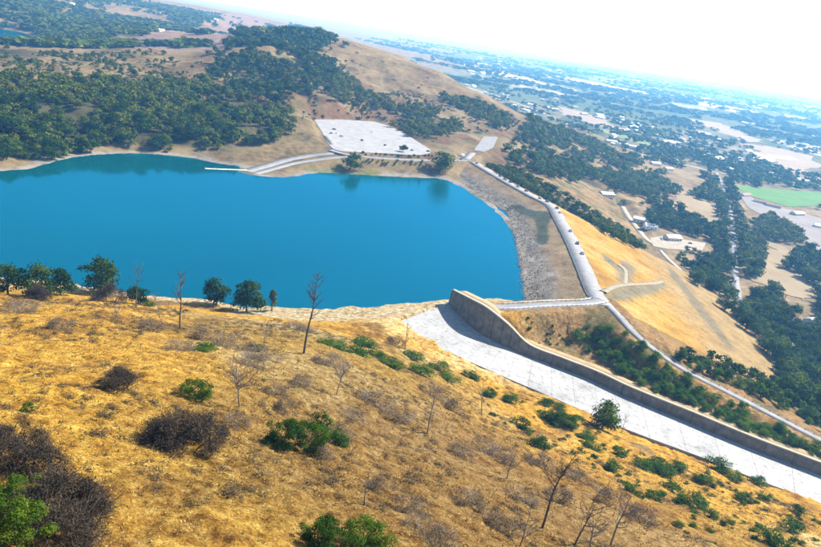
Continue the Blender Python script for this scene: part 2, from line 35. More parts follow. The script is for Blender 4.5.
PL = {'shoretree':[[-144.25,236.38,10.86,10.91],[-138.12,241.85,12.31,12.68],[-134.79,254.9,10.39,10.5],[-135.26,289.92,15.18,16.5],[-106.52,261.43,7.9,8.62],[-85.63,293.6,12.09,11.21],[-69.48,290.8,13.82,13.73],[-59.95,298.55,9.54,7.45]],'snag':[[-25.23,173.24,23.66,6.03],[-97.5,237.53,17.79,7.07],[-60.35,176.95,16.86,7.53],[-25.26,105.61,8.03,7.8],[8.67,134.84,10.54,6.66],[28.13,194.24,11.55,5.67],[27.4,97.77,14.82,8.81],[40.08,100.5,11.28,8.97],[25.64,124.96,6.93,4.71],[2.34,265.8,10.67,5.77],[31.53,92.74,8.12,6.84],[-77.42,176.62,7.04,4.15],[-70.9,190.2,8.08,3.75],[-1.4,77.39,4.42,3.55],[34.88,95.02,7.6,5.28],[93.95,255.51,7.44,5.17],[21.16,84.25,5.65,4.62],[-34.08,161.28,7.24,5.16],[-12.19,138.05,6.74,7.59]],'brush':[[-26.67,81.11,6.5,11.2],[-29.51,80.41,4.03,5.74],[-25.03,85.5,4.84,5.98],[-26.78,49.87,5.02,7.49],[-36.15,60.77,4.41,6.73],[-25.69,52.1,4.03,5.19],[-40.63,66.02,4.18,5.69],[-25.78,45.65,4.11,6.67],[-44.58,101.91,5.02,8.23],[-18.86,113.35,3.65,4.89],[-41.1,159.1,4.44,11.84],[-50.0,165.99,4.66,10.81],[-31.99,152.13,3.17,9.79],[-17.2,166.55,3.42,10.56],[-3.54,142.19,3.97,10.58],[1.39,137.22,3.38,8.96],[-19.86,135.28,2.84,6.57],[-7.81,106.8,3.47,5.36],[22.31,145.88,3.68,9.74],[26.72,141.71,3.61,8.61],[15.72,128.11,3.24,7.3],[3.95,79.88,2.74,5.07],[5.89,73.67,2.57,5.29],[0.26,85.35,2.88,4.45],[8.29,70.31,3.04,5.64],[-78.4,147.94,3.91,7.77],[-100.51,169.63,4.56,10.86],[-113.56,251.82,9.08,14.32],[-130.85,232.23,8.75,10.54],[-64.02,165.04,3.55,8.23],[25.7,109.88,3.32,6.92],[36.39,122.02,4.17,6.44],[18.67,87.94,3.41,6.32],[14.58,94.34,2.85,6.61],[-7.48,122.22,2.6,6.83],[-38.71,249.22,4.2,14.02],[-32.44,142.12,2.99,9.23],[-48.53,142.85,2.55,8.52],[10.76,183.58,4.43,8.8],[16.59,176.84,4.31,8.57],[-1.96,268.03,6.26,9.96],[38.13,150.71,3.32,8.72],[46.62,148.42,3.89,7.72],[49.21,135.88,4.16,8.2],[56.54,129.95,4.61,8.07],[-23.51,95.87,2.47,4.91],[-22.54,121.93,3.03,5.21],[-9.56,93.18,2.74,5.39]],'greenshrub':[[-15.49,93.04,3.76,6.34],[-11.66,94.51,4.5,6.42],[-11.5,110.11,3.56,4.03],[-8.35,103.56,3.0,4.87],[-4.98,61.13,3.17,4.98],[-0.79,62.69,3.49,6.46],[-33.09,105.82,2.71,6.46],[-26.94,43.57,3.59,5.55],[-32.08,52.92,2.57,5.41],[-48.23,82.31,1.34,2.17],[-43.57,145.12,2.05,6.19],[-2.11,205.0,3.12,8.37],[8.13,215.06,3.29,8.8],[15.69,242.57,3.7,9.14],[18.81,227.44,3.1,7.19],[44.26,240.1,4.17,7.73],[42.37,200.27,4.27,7.25],[43.06,177.01,4.48,6.52],[64.56,231.34,4.96,13.02],[59.68,233.5,4.14,9.21],[68.46,185.9,4.17,6.45],[91.72,211.11,4.79,11.11],[88.38,257.43,5.1,7.74],[84.2,204.81,3.86,7.15],[92.13,204.44,3.9,7.24],[84.62,166.71,3.96,7.95],[131.46,245.22,5.71,10.59],[91.12,174.28,3.11,5.77],[134.4,238.14,4.22,7.83],[146.75,244.37,4.87,7.23],[97.07,147.38,4.99,7.52],[114.35,168.62,4.26,6.58],[118.42,200.5,3.23,5.98],[107.03,207.49,3.23,6.74],[100.94,212.85,3.25,6.79],[65.0,160.0,2.76,4.55],[85.93,181.92,3.53,6.55],[70.29,159.52,2.47,5.16],[86.89,158.55,2.55,4.15],[134.63,216.54,3.51,5.7],[134.73,198.16,3.3,4.59],[70.37,224.77,3.66,6.79],[69.46,211.84,3.48,6.46],[79.18,213.3,3.55,5.86],[-16.13,207.25,2.1,11.03],[-13.33,231.78,2.33,10.82],[-22.46,210.32,1.77,8.56],[29.65,256.48,3.49,8.1],[36.26,239.1,3.71,6.89],[60.94,254.84,3.57,6.62],[66.98,253.8,3.58,5.8],[-100.68,258.96,2.29,5.09],[-35.64,160.42,1.39,5.15],[-7.73,217.52,2.2,6.8],[5.47,250.4,2.95,8.59]],'chutetree':[[83.54,249.15,11.23,9.16]],'regions':{'farwood':[[-310.2,461.3],[-295.2,481.4],[-286.9,517.8],[-284.1,541.7],[-261.0,577.7],[-228.8,602.5],[-192.1,609.9],[-166.5,627.7],[-158.5,674.5],[-136.6,706.6],[-154.0,765.7],[-185.0,803.3],[-203.5,817.0],[-225.3,813.9],[-251.1,823.1],[-290.9,909.1],[-275.7,810.7],[-321.2,757.4],[-368.9,705.9],[-408.4,672.2],[-442.3,665.5]],'hillwood':[[-248.1,824.4],[-284.9,934.4],[-303.4,1065.1],[-351.7,1380.3],[-900.7,4319.8],[-1260.9,7381.7],[-192.4,1293.2],[-151.5,1077.6],[-147.1,959.9],[-161.5,865.6],[-178.6,857.7],[-192.7,819.8],[-218.9,810.9]],'ridgeoaks':[[-419.2,690.2],[-374.5,716.7],[-325.5,767.5],[-278.7,819.4],[-281.2,918.8],[-327.0,997.2],[-440.6,1037.5],[-532.1,1019.6],[-516.6,852.1]],'flats':[[-551.3,909.6],[-784.6,1392.5],[-673.9,1364.3],[-457.5,1059.9],[-688.6,1522.0],[-809.5,1552.3],[-835.7,1483.7]],'bluff1':[[-144.8,970.7],[-157.0,1152.9],[-130.9,1107.9],[-102.7,1042.5],[-111.7,970.3],[-122.7,916.6]],'bluff2':[[-105.0,951.1],[-102.7,1042.5],[-52.0,1049.7],[-7.4,1045.5],[15.3,1022.9],[-3.7,942.4],[-38.2,962.7],[-71.7,959.6]],'bluff3':[[-45.0,883.6],[-37.6,956.7],[-3.2,930.7],[30.1,1005.7],[39.6,960.9],[16.7,859.1],[-11.9,824.8]],'bluff4':[[5.4,1121.3],[53.7,1195.0],[103.6,1168.5],[136.7,1156.5],[97.0,1037.0],[64.4,1059.5]],'rightwood':[[91.2,869.3],[134.8,1125.4],[307.9,1776.2],[344.4,1388.7],[392.0,1269.4],[413.9,1207.0],[339.5,981.8],[291.5,876.4],[284.2,925.2],[229.2,927.6],[177.0,871.0],[128.7,804.6],[99.1,803.7]],'crestrow':[[56.0,725.9],[83.4,761.4],[109.8,745.7],[136.0,702.9],[170.2,707.5],[213.4,721.6],[231.2,701.6],[188.1,580.7],[148.3,568.7],[145.2,674.0],[111.6,642.1],[78.4,650.4]],'parkwood':[[284.9,886.4],[347.8,989.9],[346.7,906.3],[388.0,910.2],[379.7,848.1],[284.2,598.5],[253.4,468.1],[244.4,483.5],[233.6,551.5],[263.6,686.4],[320.1,741.7],[342.0,825.2],[286.1,815.4],[262.0,795.8]],'laneright':[[582.2,1425.5],[523.9,1208.5],[441.4,960.6],[415.7,835.2],[353.4,704.3],[314.2,653.2],[389.1,853.2],[477.4,1101.5]],'laneleft':[[414.5,1112.5],[533.5,1345.6],[474.2,1134.8],[398.0,905.6],[391.3,912.1],[444.3,1079.5],[424.4,1094.4]],'meadowtrees':[[458.0,976.4],[526.8,1075.5],[519.9,963.4],[497.5,902.8],[457.4,886.9],[437.2,900.4]],'rightedge':[[400.6,756.7],[482.3,884.8],[496.4,859.1],[491.9,764.4],[377.4,563.7],[352.4,579.4],[406.0,701.0]],'lowerright':[[297.3,604.4],[334.4,638.6],[331.0,564.4],[353.9,522.2],[277.8,386.0],[208.9,334.5],[196.9,334.0],[238.3,425.8]],'spillshrub':[[83.5,327.2],[90.2,334.0],[97.7,332.1],[110.1,321.3],[127.0,306.3],[149.2,298.0],[189.5,279.1],[204.3,272.5],[202.1,267.5],[186.8,272.4],[154.0,282.4],[119.5,290.9],[99.8,308.3]],'roadshrub':[[117.4,332.3],[128.9,323.8],[163.2,334.1],[187.4,338.6],[212.4,341.0],[232.1,317.3],[211.7,285.9],[203.2,303.8],[167.7,313.6],[140.2,316.9],[123.7,324.5]],'midvalley':[[615.1,1416.4],[564.5,1502.4],[475.4,1647.4],[492.5,1918.1],[660.3,1856.1],[771.1,1689.8],[1024.1,1719.3],[931.3,1553.7]],'picnic':[[249.6,669.7],[271.4,719.2],[292.7,729.6],[304.0,725.6],[285.1,688.9],[257.7,657.3]],'chuteslope':[[28.7,243.6],[49.2,247.8],[80.1,240.0],[118.4,234.4],[147.3,216.0],[140.9,195.6],[117.5,159.4],[67.1,123.1],[64.5,151.6],[50.1,178.6],[31.5,200.1]],'lotshrub':[[-71.3,656.3],[-25.9,680.1],[12.8,704.7],[9.5,695.2],[-43.0,663.1],[-68.2,651.5]],'bluffall':[[-141.8,770.0],[-161.4,930.4],[-144.6,1073.4],[-55.7,1092.8],[54.0,1188.6],[136.7,1156.5],[105.7,1052.8],[35.8,904.1],[-0.2,807.8],[-41.1,918.5],[-75.5,937.1],[-140.4,879.3]],'grasshill':[[-195.3,1332.8],[-73.0,1296.3],[70.2,1215.5],[103.8,1176.4],[53.7,1195.0],[-28.0,1157.1],[-121.0,1128.6],[-162.1,1163.8]],'roadwood':[[123.5,323.5],[157.3,346.0],[192.7,360.5],[243.2,396.2],[288.6,406.9],[232.1,317.3],[208.5,312.9],[170.9,314.5],[139.5,314.6]],'lotstrip':[[-74.6,680.6],[-42.2,699.4],[-8.1,719.5],[3.6,750.6],[6.2,730.4],[-7.6,710.5],[-41.4,691.5],[-71.9,675.2]],'berm':[[49.0,315.5],[65.8,325.0],[84.9,331.3],[81.9,317.8],[69.0,315.4],[58.4,314.0]]},'cleared':[[-544.0,1232.6],[-673.7,1694.3],[-862.2,2613.8],[-2227.3,8454.3],[-1104.1,4623.5],[-379.5,1380.5],[-331.4,1076.1],[-402.0,1048.8]],'track':[[-375.8,947.2],[-412.8,1046.9],[-537.0,1365.8],[-583.4,1498.5],[-643.3,1724.1]],'singles':[[-68.67,642.66,14.99,20.39],[13.84,690.17,19.16,25.67],[-26.0,729.0,7.85,9.36],[-57.09,4234.1,32.14,29.8],[127.02,387.99,6.49,7.22]],'cars':[[125.81,573.36,4.18],[125.0,555.05,4.56],[111.57,468.42,8.81],[113.18,501.1,8.52],[68.11,676.37,8.97],[72.04,664.47,9.0],[76.85,653.83,9.0],[82.07,639.44,9.0],[87.08,625.62,9.0],[95.57,598.99,9.0],[99.62,590.23,9.0],[107.96,445.11,9.0],[-109.56,808.84,10.7],[-102.31,782.88,10.7],[-95.51,766.2,10.7],[-107.98,776.57,10.7],[-72.04,760.38,10.7],[-25.1,749.97,10.7],[-17.36,743.79,10.7],[-0.69,752.84,10.7],[28.35,753.67,9.56],[34.51,740.34,9.53],[43.86,733.62,8.94],[-68.17,829.53,10.7],[-46.39,750.04,10.7],[266.32,760.02,-47.6],[272.8,759.53,-47.6],[297.53,760.89,-47.6]],'houses':[[283.79,514.65,-49.11],[274.25,476.87,-49.08],[305.58,571.93,-51.15],[284.03,467.13,-49.15],[332.55,553.99,-51.18],[494.75,1018.9,-59.41],[510.14,997.47,-60.3],[453.53,948.76,-58.72],[545.63,1219.32,-57.53],[591.96,1125.15,-60.58],[553.74,1176.37,-58.67],[568.58,1160.24,-59.39],[262.03,795.81,-44.22],[233.61,908.1,-35.95],[260.14,830.61,-46.46],[279.53,767.14,-47.6],[841.38,1873.57,-62.02],[612.68,1643.48,-57.2],[647.46,1553.07,-58.46],[719.06,1493.86,-57.9],[414.09,1421.96,-45.34],[426.5,1358.76,-46.31],[309.07,508.79,-49.94],[444.38,1333.5,-48.58],[593.17,1050.53,-61.79]],'dockpts':[[-177.53,565.42,0.5],[-150.54,580.74,0.5]],'patchU':[[73.4,586.9],[82.3,586.9],[92.1,565.5],[101.8,556.8],[101.8,540.0],[95.4,518.4],[90.9,479.0],[86.9,468.0],[82.5,475.1],[87.7,507.7],[89.6,536.7],[83.5,556.5]],'patchD':[[108.0,369.0],[126.7,406.8],[147.0,436.5],[169.1,471.0],[182.3,500.5],[179.2,483.2],[161.6,449.1],[142.2,419.3],[125.7,387.8],[113.9,370.8]],'patchD2':[[130.4,478.9],[136.4,474.9],[139.3,462.2],[154.1,498.4],[156.0,487.6],[144.5,453.8],[134.4,426.1],[127.2,419.6],[136.0,449.2],[130.7,457.5]],'drain':[[220.7,610.4],[221.2,578.6],[218.7,535.2],[212.3,484.4],[208.1,440.6],[206.0,408.1],[196.1,394.8],[192.2,418.9],[194.5,457.8],[198.4,502.0],[202.4,544.3]],'faceroad':[[106.5,373.1],[117.5,395.9],[132.2,420.4],[149.6,445.6],[169.9,476.2],[181.0,496.4]],'faceroad2':[[131.5,420.3],[137.8,442.1],[142.4,462.8],[139.4,468.7]]}
# ---------------------------------------------------------------- terrain function (metres, z = 0 is the reservoir level)
def _hash(ix, iy, s):
    h = (ix.astype(np.int64)*374761393 + iy.astype(np.int64)*668265263 + s*1274126177) & 0xffffffff
    h = ((h ^ (h >> 13))*1274126177) & 0xffffffff
    return ((h ^ (h >> 16)) & 0xffffff)/float(0xffffff)
def vnoise(x, y, s=0):
    ix = np.floor(x); iy = np.floor(y); fx = x-ix; fy = y-iy
    fx = fx*fx*fx*(fx*(fx*6-15)+10); fy = fy*fy*fy*(fy*(fy*6-15)+10)
    a = _hash(ix, iy, s); b = _hash(ix+1, iy, s); c = _hash(ix, iy+1, s); d = _hash(ix+1, iy+1, s)
    return (a+(b-a)*fx)*(1-fy)+(c+(d-c)*fx)*fy
def fbm(x, y, s=0, o=4, g=.5):
    t = 0*x; a = 1.; n = 0.
    for k in range(o):
        c, q = math.cos(k*1.1), math.sin(k*1.1)
        t = t+a*(vnoise((x*c-y*q)*2**k+k*17.3, (x*q+y*c)*2**k-k*9.1, s+k)-.5); n += a; a *= g
    return t/n*2
def sstep(a, b, x):
    t = np.clip((x-a)/(b-a), 0, 1); return t*t*(3-2*t)
def pdist(x, y, L):
    """distance to a polyline, and the arc-length parameter (in vertices) of the nearest point"""
    best = np.full(x.shape, 1e12); par = np.zeros(x.shape)
    for i in range(len(L)-1):
        ax, ay = L[i][0], L[i][1]; bx, by = L[i+1][0]-ax, L[i+1][1]-ay
        t = np.clip(((x-ax)*bx+(y-ay)*by)/(bx*bx+by*by+1e-9), 0, 1)
        d = (x-ax-t*bx)**2+(y-ay-t*by)**2
        m = d < best; best = np.where(m, d, best); par = np.where(m, i+t, par)
    return np.sqrt(best), par
def inside(x, y, L):
    r = np.zeros(x.shape, bool); n = len(L); j = n-1
    for i in range(n):
        xi, yi, xj, yj = L[i][0], L[i][1], L[j][0], L[j][1]
        if yi != yj:
            r ^= ((yi > y) != (yj > y)) & (x < (xj-xi)*(y-yi)/(yj-yi)+xi)
        j = i
    return r
def smooth(L, n=4):
    """Catmull-Rom resampling of an open polyline"""
    A = np.array(L, float); out = []
    for i in range(len(A)-1):
        p0, p1, p2, p3 = A[max(i-1, 0)], A[i], A[i+1], A[min(i+2, len(A)-1)]
        for k in range(n):
            t = k/n
            out.append(.5*((2*p1)+(p2-p0)*t+(2*p0-5*p1+4*p2-p3)*t*t+(3*p1-p0-3*p2+p3)*t**3))
    out.append(A[-1]); return np.array(out)
CP = np.array(D['P'])
def _solve():
    n = len(CP); X = CP[:, :2]
    K = np.sqrt(((X[:, None]-X[None])**2).sum(-1)+9.)
    s = np.linalg.norm(X, axis=1)
    K = -K+np.diag(0.003*s)
    A = np.zeros((n+1, n+1)); A[:n, :n] = K; A[:n, n] = 1; A[n, :n] = 1
    b = np.zeros(n+1); b[:n] = CP[:, 2]
    return np.linalg.solve(A, b)
CW = _solve()
def rbf(x, y):
    z = np.full(x.shape, CW[-1])
    for i in range(len(CP)):
        z -= CW[i]*np.sqrt((x-CP[i, 0])**2+(y-CP[i, 1])**2+9.)
    return z
SHORE = smooth(D['shore'], 4)
SHPOLY = np.vstack([SHORE, [[-700, 200], [-700, 100], [-420, 180]]])
FARLAKE = np.array([[-1131, 1414], [-1098, 1597], [-997, 1649], [-951, 1657], [-877, 1565], [-791, 1390], [-767, 1266], [-791, 1147], [-841, 1048]], float)
BASE = np.array(D['base']); EDGE = np.array(D['edge']); TOP = np.array(D['top'])
CHUTE = np.vstack([BASE[:, :2], EDGE[::-1, :2]])
CREST = smooth(D['crest'], 4)
FLATS = []          # (polyline with z, half width, feather): terrain bench under a road or a lot
LOTS = []           # (polygon, z, feather)
def dam_z(x, y):
    d, p = pdist(x, y, CREST)
    i = np.clip(np.floor(p).astype(int), 0, len(CREST)-2)
    t = CREST[i+1]-CREST[i]
    side = t[:, 0]*(y-CREST[i, 1])-t[:, 1]*(x-CREST[i, 0]) if x.ndim == 1 else t[..., 0]*(y-CREST[i, 1])-t[..., 1]*(x-CREST[i, 0])
    zc = CREST[i, 2]
    return d, p, side, zc       # side > 0: downstream (east) when the crest runs from far to near
def ground(x, y, detail=True):
    x = np.asarray(x, float); y = np.asarray(y, float)
    r = np.hypot(x, y)
    z = rbf(x, y)
    if detail:
        amp = np.clip(r/400, .25, 1.6)*(1-sstep(.25, .9, (z < -40)*1.))*1.0
        flat = sstep(-52, -40, z)
        z = z+flat*amp*(2.2*fbm(x/60, y/60, 3, 4)+.9*fbm(x/14, y/14, 9, 3))
        bl = sstep(760, 840, y)*sstep(1350, 1100, y)*sstep(-330, -200, x)*sstep(260, 120, x)*sstep(16, 24, z)
        z = z+bl*(5*np.abs(fbm(x/34, y/34, 41, 3))-2.+1.8*fbm(x/9, y/9, 43, 2))
        hill = sstep(430, 250, r)
        z = z+hill*(.8*fbm(x/5.5, y/5.5, 21, 3)+.30*fbm(x/1.4, y/1.4, 33, 2))
    # reservoir: shore profile
    sd, _ = pdist(x, y, SHORE)
    sgn = np.where(inside(x, y, SHPOLY), -sd, sd)
    k = sstep(3, 38, sgn)
    bank = .10*np.clip(sgn, 0, None)+.012*sgn*np.abs(np.clip(sgn, -80, 0))*0
    wob = 1.2*fbm(x/9, y/9, 51, 3)
    zo = np.maximum(bank*(1-k)+k*z, .06*np.clip(sgn, 0, 30)-(z < 0)*1e3)
    z = np.where(sgn < 0, np.maximum(-22, .22*sgn), np.where(sgn < 200, zo, z))+np.where(np.abs(sgn) < 30, .35*wob*sstep(30, 5, np.abs(sgn)), 0)
    # second arm of the lake, far behind
    fd, _ = pdist(x, y, np.vstack([FARLAKE, FARLAKE[:1]]))
    fi = inside(x, y, FARLAKE)
    z = np.where(fi, -np.minimum(10, fd*.2)-.2, np.where(fd < 60, .2+fd/60*np.maximum(z-.2, 0), z))
    # benches for roads and lots
    for L, w, f in FLATS:
        d, p = pdist(x, y, L)
        i = np.clip(np.floor(p).astype(int), 0, len(L)-2); t = p-i
        zr = L[i, 2]*(1-t)+L[i+1, 2]*t-.25
        z = z+(zr-z)*sstep(w+f, w, d)
    for Pg, zz, f in LOTS:
        d, _ = pdist(x, y, np.vstack([Pg, Pg[:1]]))
        d = np.where(inside(x, y, Pg), 0, d)
        z = z+(zz-.3-z)*sstep(f, 0, d)
    # trench of the spillway
    ci = inside(x, y, CHUTE)
    d, p = pdist(x, y, BASE)
    i = np.clip(np.floor(p).astype(int), 0, len(BASE)-2); t = p-i
    zf = BASE[i, 2]*(1-t)+BASE[i+1, 2]*t
    td, _ = pdist(x, y, TOP)
    tq = inside(x, y, np.vstack([BASE[:, :2], TOP[::-1, :2]]))
    low = ci | tq | (td < 2.4) | (d < 2.0)
    z = np.where(low, np.minimum(z, zf-1.6), z)
    return z
# ---------------------------------------------------------------- helpers
rng = random.Random(7); nr = np.random.default_rng(11)
def tag(o, label=None, cat=None, group=None, kind=None):
    if label: o['label'] = label
    if cat: o['category'] = cat
    if group: o['group'] = group
    if kind: o['kind'] = kind
    return o
def mesh(name, V, Fc, m=None, smooth=False):
    me = bpy.data.meshes.new(name)
    V = np.asarray(V, np.float32).reshape(-1, 3)
    if isinstance(Fc, np.ndarray) and Fc.ndim == 2:
        n, k = Fc.shape
        me.vertices.add(len(V)); me.vertices.foreach_set('co', V.ravel())
        me.loops.add(n*k); me.loops.foreach_set('vertex_index', Fc.astype(np.int32).ravel())
        me.polygons.add(n); me.polygons.foreach_set('loop_start', np.arange(0, n*k, k, dtype=np.int32))
        me.update(calc_edges=True); me.validate()
    else:
        me.from_pydata([tuple(v) for v in V.tolist()], [], [tuple(int(i) for i in f) for f in Fc])
    if m: me.materials.append(m)
    if smooth: me.polygons.foreach_set('use_smooth', np.ones(len(me.polygons), bool))
    return me
def obj(name, me, parent=None, loc=None, rot=None, scale=None):
    o = bpy.data.objects.new(name, me); COL.objects.link(o)
    if parent: o.parent = parent
    if loc is not None: o.location = loc
    if rot is not None: o.rotation_euler = rot
    if scale is not None: o.scale = (scale,)*3 if isinstance(scale, (int, float)) else scale
    return o
def empty(name, loc=(0, 0, 0), rz=0., scale=None):
    return obj(name, None, None, loc, (0, 0, rz), scale)
def grid_faces(n, m):
    i = np.arange(n*m).reshape(n, m)
    return np.stack([i[:-1, :-1], i[:-1, 1:], i[1:, 1:], i[1:, :-1]], -1).reshape(-1, 4)
BOXF = [(0, 3, 2, 1), (4, 5, 6, 7), (0, 1, 5, 4), (1, 2, 6, 5), (2, 3, 7, 6), (3, 0, 4, 7)]
class MB:
    def __init__(s): s.v = []; s.f = []
    def add(s, V, Fc):
        b = len(s.v); s.v += [tuple(map(float, p)) for p in V]; s.f += [tuple(b+i for i in f) for f in Fc]; return s
    def box(s, x0, x1, y0, y1, z0, z1, tx=0., ty=0.):
        """box; tx, ty pull the top in on each side"""
        return s.add([(x0, y0, z0), (x1, y0, z0), (x1, y1, z0), (x0, y1, z0), (x0+tx, y0+ty, z1), (x1-tx, y0+ty, z1), (x1-tx, y1-ty, z1), (x0+tx, y1-ty, z1)], BOXF)
    def tube(s, p, q, r0, r1, n=5, cap=False):
        p = np.array(p, float); q = np.array(q, float); d = q-p; L = np.linalg.norm(d)
        if L < 1e-6: return s
        d /= L; a = np.cross(d, (0, 0, 1.) if abs(d[2]) < .9 else (1., 0, 0)); a /= np.linalg.norm(a); b = np.cross(d, a)
        A = np.arange(n)*2*math.pi/n
        ring = np.outer(np.cos(A), a)+np.outer(np.sin(A), b)
        V = np.vstack([p+ring*r0, q+ring*r1]); F_ = [(i, (i+1) % n, n+(i+1) % n, n+i) for i in range(n)]
        if cap: F_ += [tuple(range(n-1, -1, -1)), tuple(range(n, 2*n))]
        return s.add(V, F_)
    def mesh(s, name, m=None, smooth=False): return mesh(name, s.v, s.f, m, smooth)
# ---------------------------------------------------------------- materials
class NT:
    def __init__(s, name):
        s.m = bpy.data.materials.new(name); s.m.use_nodes = True; s.t = s.m.node_tree; s.N = s.t.nodes; s.b = s.N['Principled BSDF']
        s.b.inputs['Specular IOR Level'].default_value = .25
    def n(s, kind, **k):
        x = s.N.new('ShaderNode'+kind)
        for a, v in k.items(): setattr(x, a, v)
        return x
    def l(s, a, b): s.t.links.new(a, b)
    def pos(s, obj=False):
        if obj: return s.n('TexCoord').outputs['Object']
        return s.n('NewGeometry').outputs['Position']
    def noise(s, scale, detail=4, rough=.55, obj=False, v=None, dim=None):
        x = s.n('TexNoise'); x.inputs['Scale'].default_value = scale; x.inputs['Detail'].default_value = detail; x.inputs['Roughness'].default_value = rough
        s.l(v if v is not None else s.pos(obj), x.inputs['Vector']); return x.outputs['Fac']
    def ramp(s, fac, stops):
        x = s.n('ValToRGB'); e = x.color_ramp.elements
        while len(e) > 1: e.remove(e[-1])
        e[0].position = stops[0][0]; e[0].color = (*stops[0][1], 1)
        for p, c in stops[1:]:
            q = e.new(p); q.color = (*c, 1)
        s.l(fac, x.inputs[0]); return x.outputs[0]
    def mix(s, f, a, b, mode='MIX'):
        x = s.n('Mix', data_type='RGBA', blend_type=mode)
        for i, v in ((0, f), (6, a), (7, b)):
            if isinstance(v, (int, float)): x.inputs[i].default_value = v
            elif isinstance(v, tuple): x.inputs[i].default_value = (*v, 1)
            else: s.l(v, x.inputs[i])
        return x.outputs[2]
    def math(s, op, a, b=0., c=None):
        x = s.n('Math', operation=op)
        for i, v in enumerate((a, b) if c is None else (a, b, c)):
            if isinstance(v, (int, float)): x.inputs[i].default_value = v
            else: s.l(v, x.inputs[i])
        return x.outputs[0]
    def bump(s, h, strength=.5, dist=.2):
        x = s.n('Bump'); x.inputs['Strength'].default_value = strength; x.inputs['Distance'].default_value = dist
        s.l(h, x.inputs['Height']); s.l(x.outputs[0], s.b.inputs['Normal'])
    def col(s, c):
        if isinstance(c, tuple): s.b.inputs['Base Color'].default_value = (*c, 1)
        else: s.l(c, s.b.inputs['Base Color'])
    def rough(s, r): s.b.inputs['Roughness'].default_value = r
def noisy(name, a, b, scale=1., rough=.85, bump=0., bscale=None, obj=False, c=None, metal=0., spec=.25):
    t = NT(name); f = t.noise(scale, 5, .6, obj)
    st = [(.3, a), (.7, b)] if c is None else [(.25, a), (.5, b), (.75, c)]
    t.col(t.ramp(f, st)); t.rough(rough); t.b.inputs['Metallic'].default_value = metal; t.b.inputs['Specular IOR Level'].default_value = spec
    if bump: t.bump(t.noise(bscale or scale*3, 4, .6, obj), bump, .3)
    return t.m
def foliage(name, dark, light, yel, sc=.12, transl=.16):
    t = NT(name); f = t.noise(sc, 3, .5); g = t.noise(1.1, 3, .6)
    inf = t.n('ObjectInfo').outputs['Random']
    c = t.ramp(t.math('ADD', t.math('MULTIPLY', f, .82), t.math('MULTIPLY', inf, .18)), [(.36, dark), (.50, light), (.66, yel)])
    c = t.mix(t.ramp(g, [(.35, (0, 0, 0)), (.7, (.5, .5, .5))]), c, light)
    t.col(c); t.rough(.6); t.b.inputs['Specular IOR Level'].default_value = .04
    out = t.N['Material Output']; tr = t.n('BsdfTranslucent'); t.l(t.mix(1., c, (1.25, 1.3, .6), 'MULTIPLY'), tr.inputs[0])
    ms = t.n('MixShader'); ms.inputs[0].default_value = transl
    t.l(t.b.outputs[0], ms.inputs[1]); t.l(tr.outputs[0], ms.inputs[2]); t.l(ms.outputs[0], out.inputs[0])
    return t.m
M = {}
# ground: albedo of each kind of land from the 'land' colour attribute, broken up by noise
t = NT('land'); at = t.n('VertexColor', layer_name='land'); ms = t.n('VertexColor', layer_name='zone')
sp = t.n('SeparateColor'); t.l(ms.outputs[0], sp.inputs[0])          # R: golden hill grass, G: plain, B: roughness of soil
hill = t.ramp(t.noise(.42, 7, .72), [(.31, (.20, .14, .09)), (.42, (.70, .58, .45)), (.53, (1.04, 1.0, .95)), (.67, (1.5, 1.62, 2.0))])
fine = t.ramp(t.noise(2.6, 4, .7), [(.30, (.34, .29, .25)), (.47, (1., 1., 1.)), (.66, (1.55, 1.6, 1.75))])
wide = t.ramp(t.math('ADD', t.math('MULTIPLY', t.noise(.02, 5, .6), .6), t.math('MULTIPLY', t.noise(.16, 5, .7), .4)), [(.38, (.50, .45, .38)), (.5, (.95, .93, .9)), (.62, (1.3, 1.28, 1.25))])
c0 = t.mix(1., at.outputs[0], wide, 'MULTIPLY')
c1 = t.mix(1., t.mix(1., at.outputs[0], hill, 'MULTIPLY'), fine, 'MULTIPLY')
c = t.mix(sp.outputs[0], c0, c1)
vo = t.n('TexVoronoi'); vo.inputs['Scale'].default_value = .0042; vm = t.n('Mapping'); vm.inputs['Scale'].default_value = (1, .55, 0); vm.inputs['Rotation'].default_value = (0, 0, .5)
t.l(t.pos(), vm.inputs[0]); t.l(vm.outputs[0], vo.inputs[0]); vs = t.n('SeparateColor'); t.l(vo.outputs['Color'], vs.inputs[0])
fc = t.ramp(vs.outputs[0], [(.0, (.06, .09, .035)), (.3, (.11, .11, .055)), (.45, (.22, .17, .11)), (.62, (.08, .11, .04)), (.78, (.28, .23, .17)), (.9, (.06, .09, .035)), (1., (.46, .43, .40))])
pl = t.mix(t.ramp(t.noise(.018, 5, .7), [(.42, (0, 0, 0)), (.6, (1, 1, 1))]), fc, (.055, .085, .035))
c = t.mix(sp.outputs[1], c, pl)
t.col(c); t.rough(.95); t.b.inputs['Specular IOR Level'].default_value = .08
t.bump(t.math('ADD', t.noise(.9, 6, .7), t.math('MULTIPLY', t.noise(4., 4, .65), .45)), 1., .8)
M['land'] = t.m
t = NT('dam_face_grass'); at = t.n('VertexColor', layer_name='land'); mo = t.ramp(t.math('ADD', t.math('MULTIPLY', t.noise(.5, 6, .7), .6), t.math('MULTIPLY', t.noise(.11, 4, .6), .4)), [(.36, (.55, .5, .42)), (.5, (.98, .96, .94)), (.64, (1.3, 1.3, 1.35))])
t.col(t.mix(1., at.outputs[0], mo, 'MULTIPLY')); t.rough(.95); t.b.inputs['Specular IOR Level'].default_value = .08; t.bump(t.noise(.9, 5, .65), .7, .6); M['damface'] = t.m
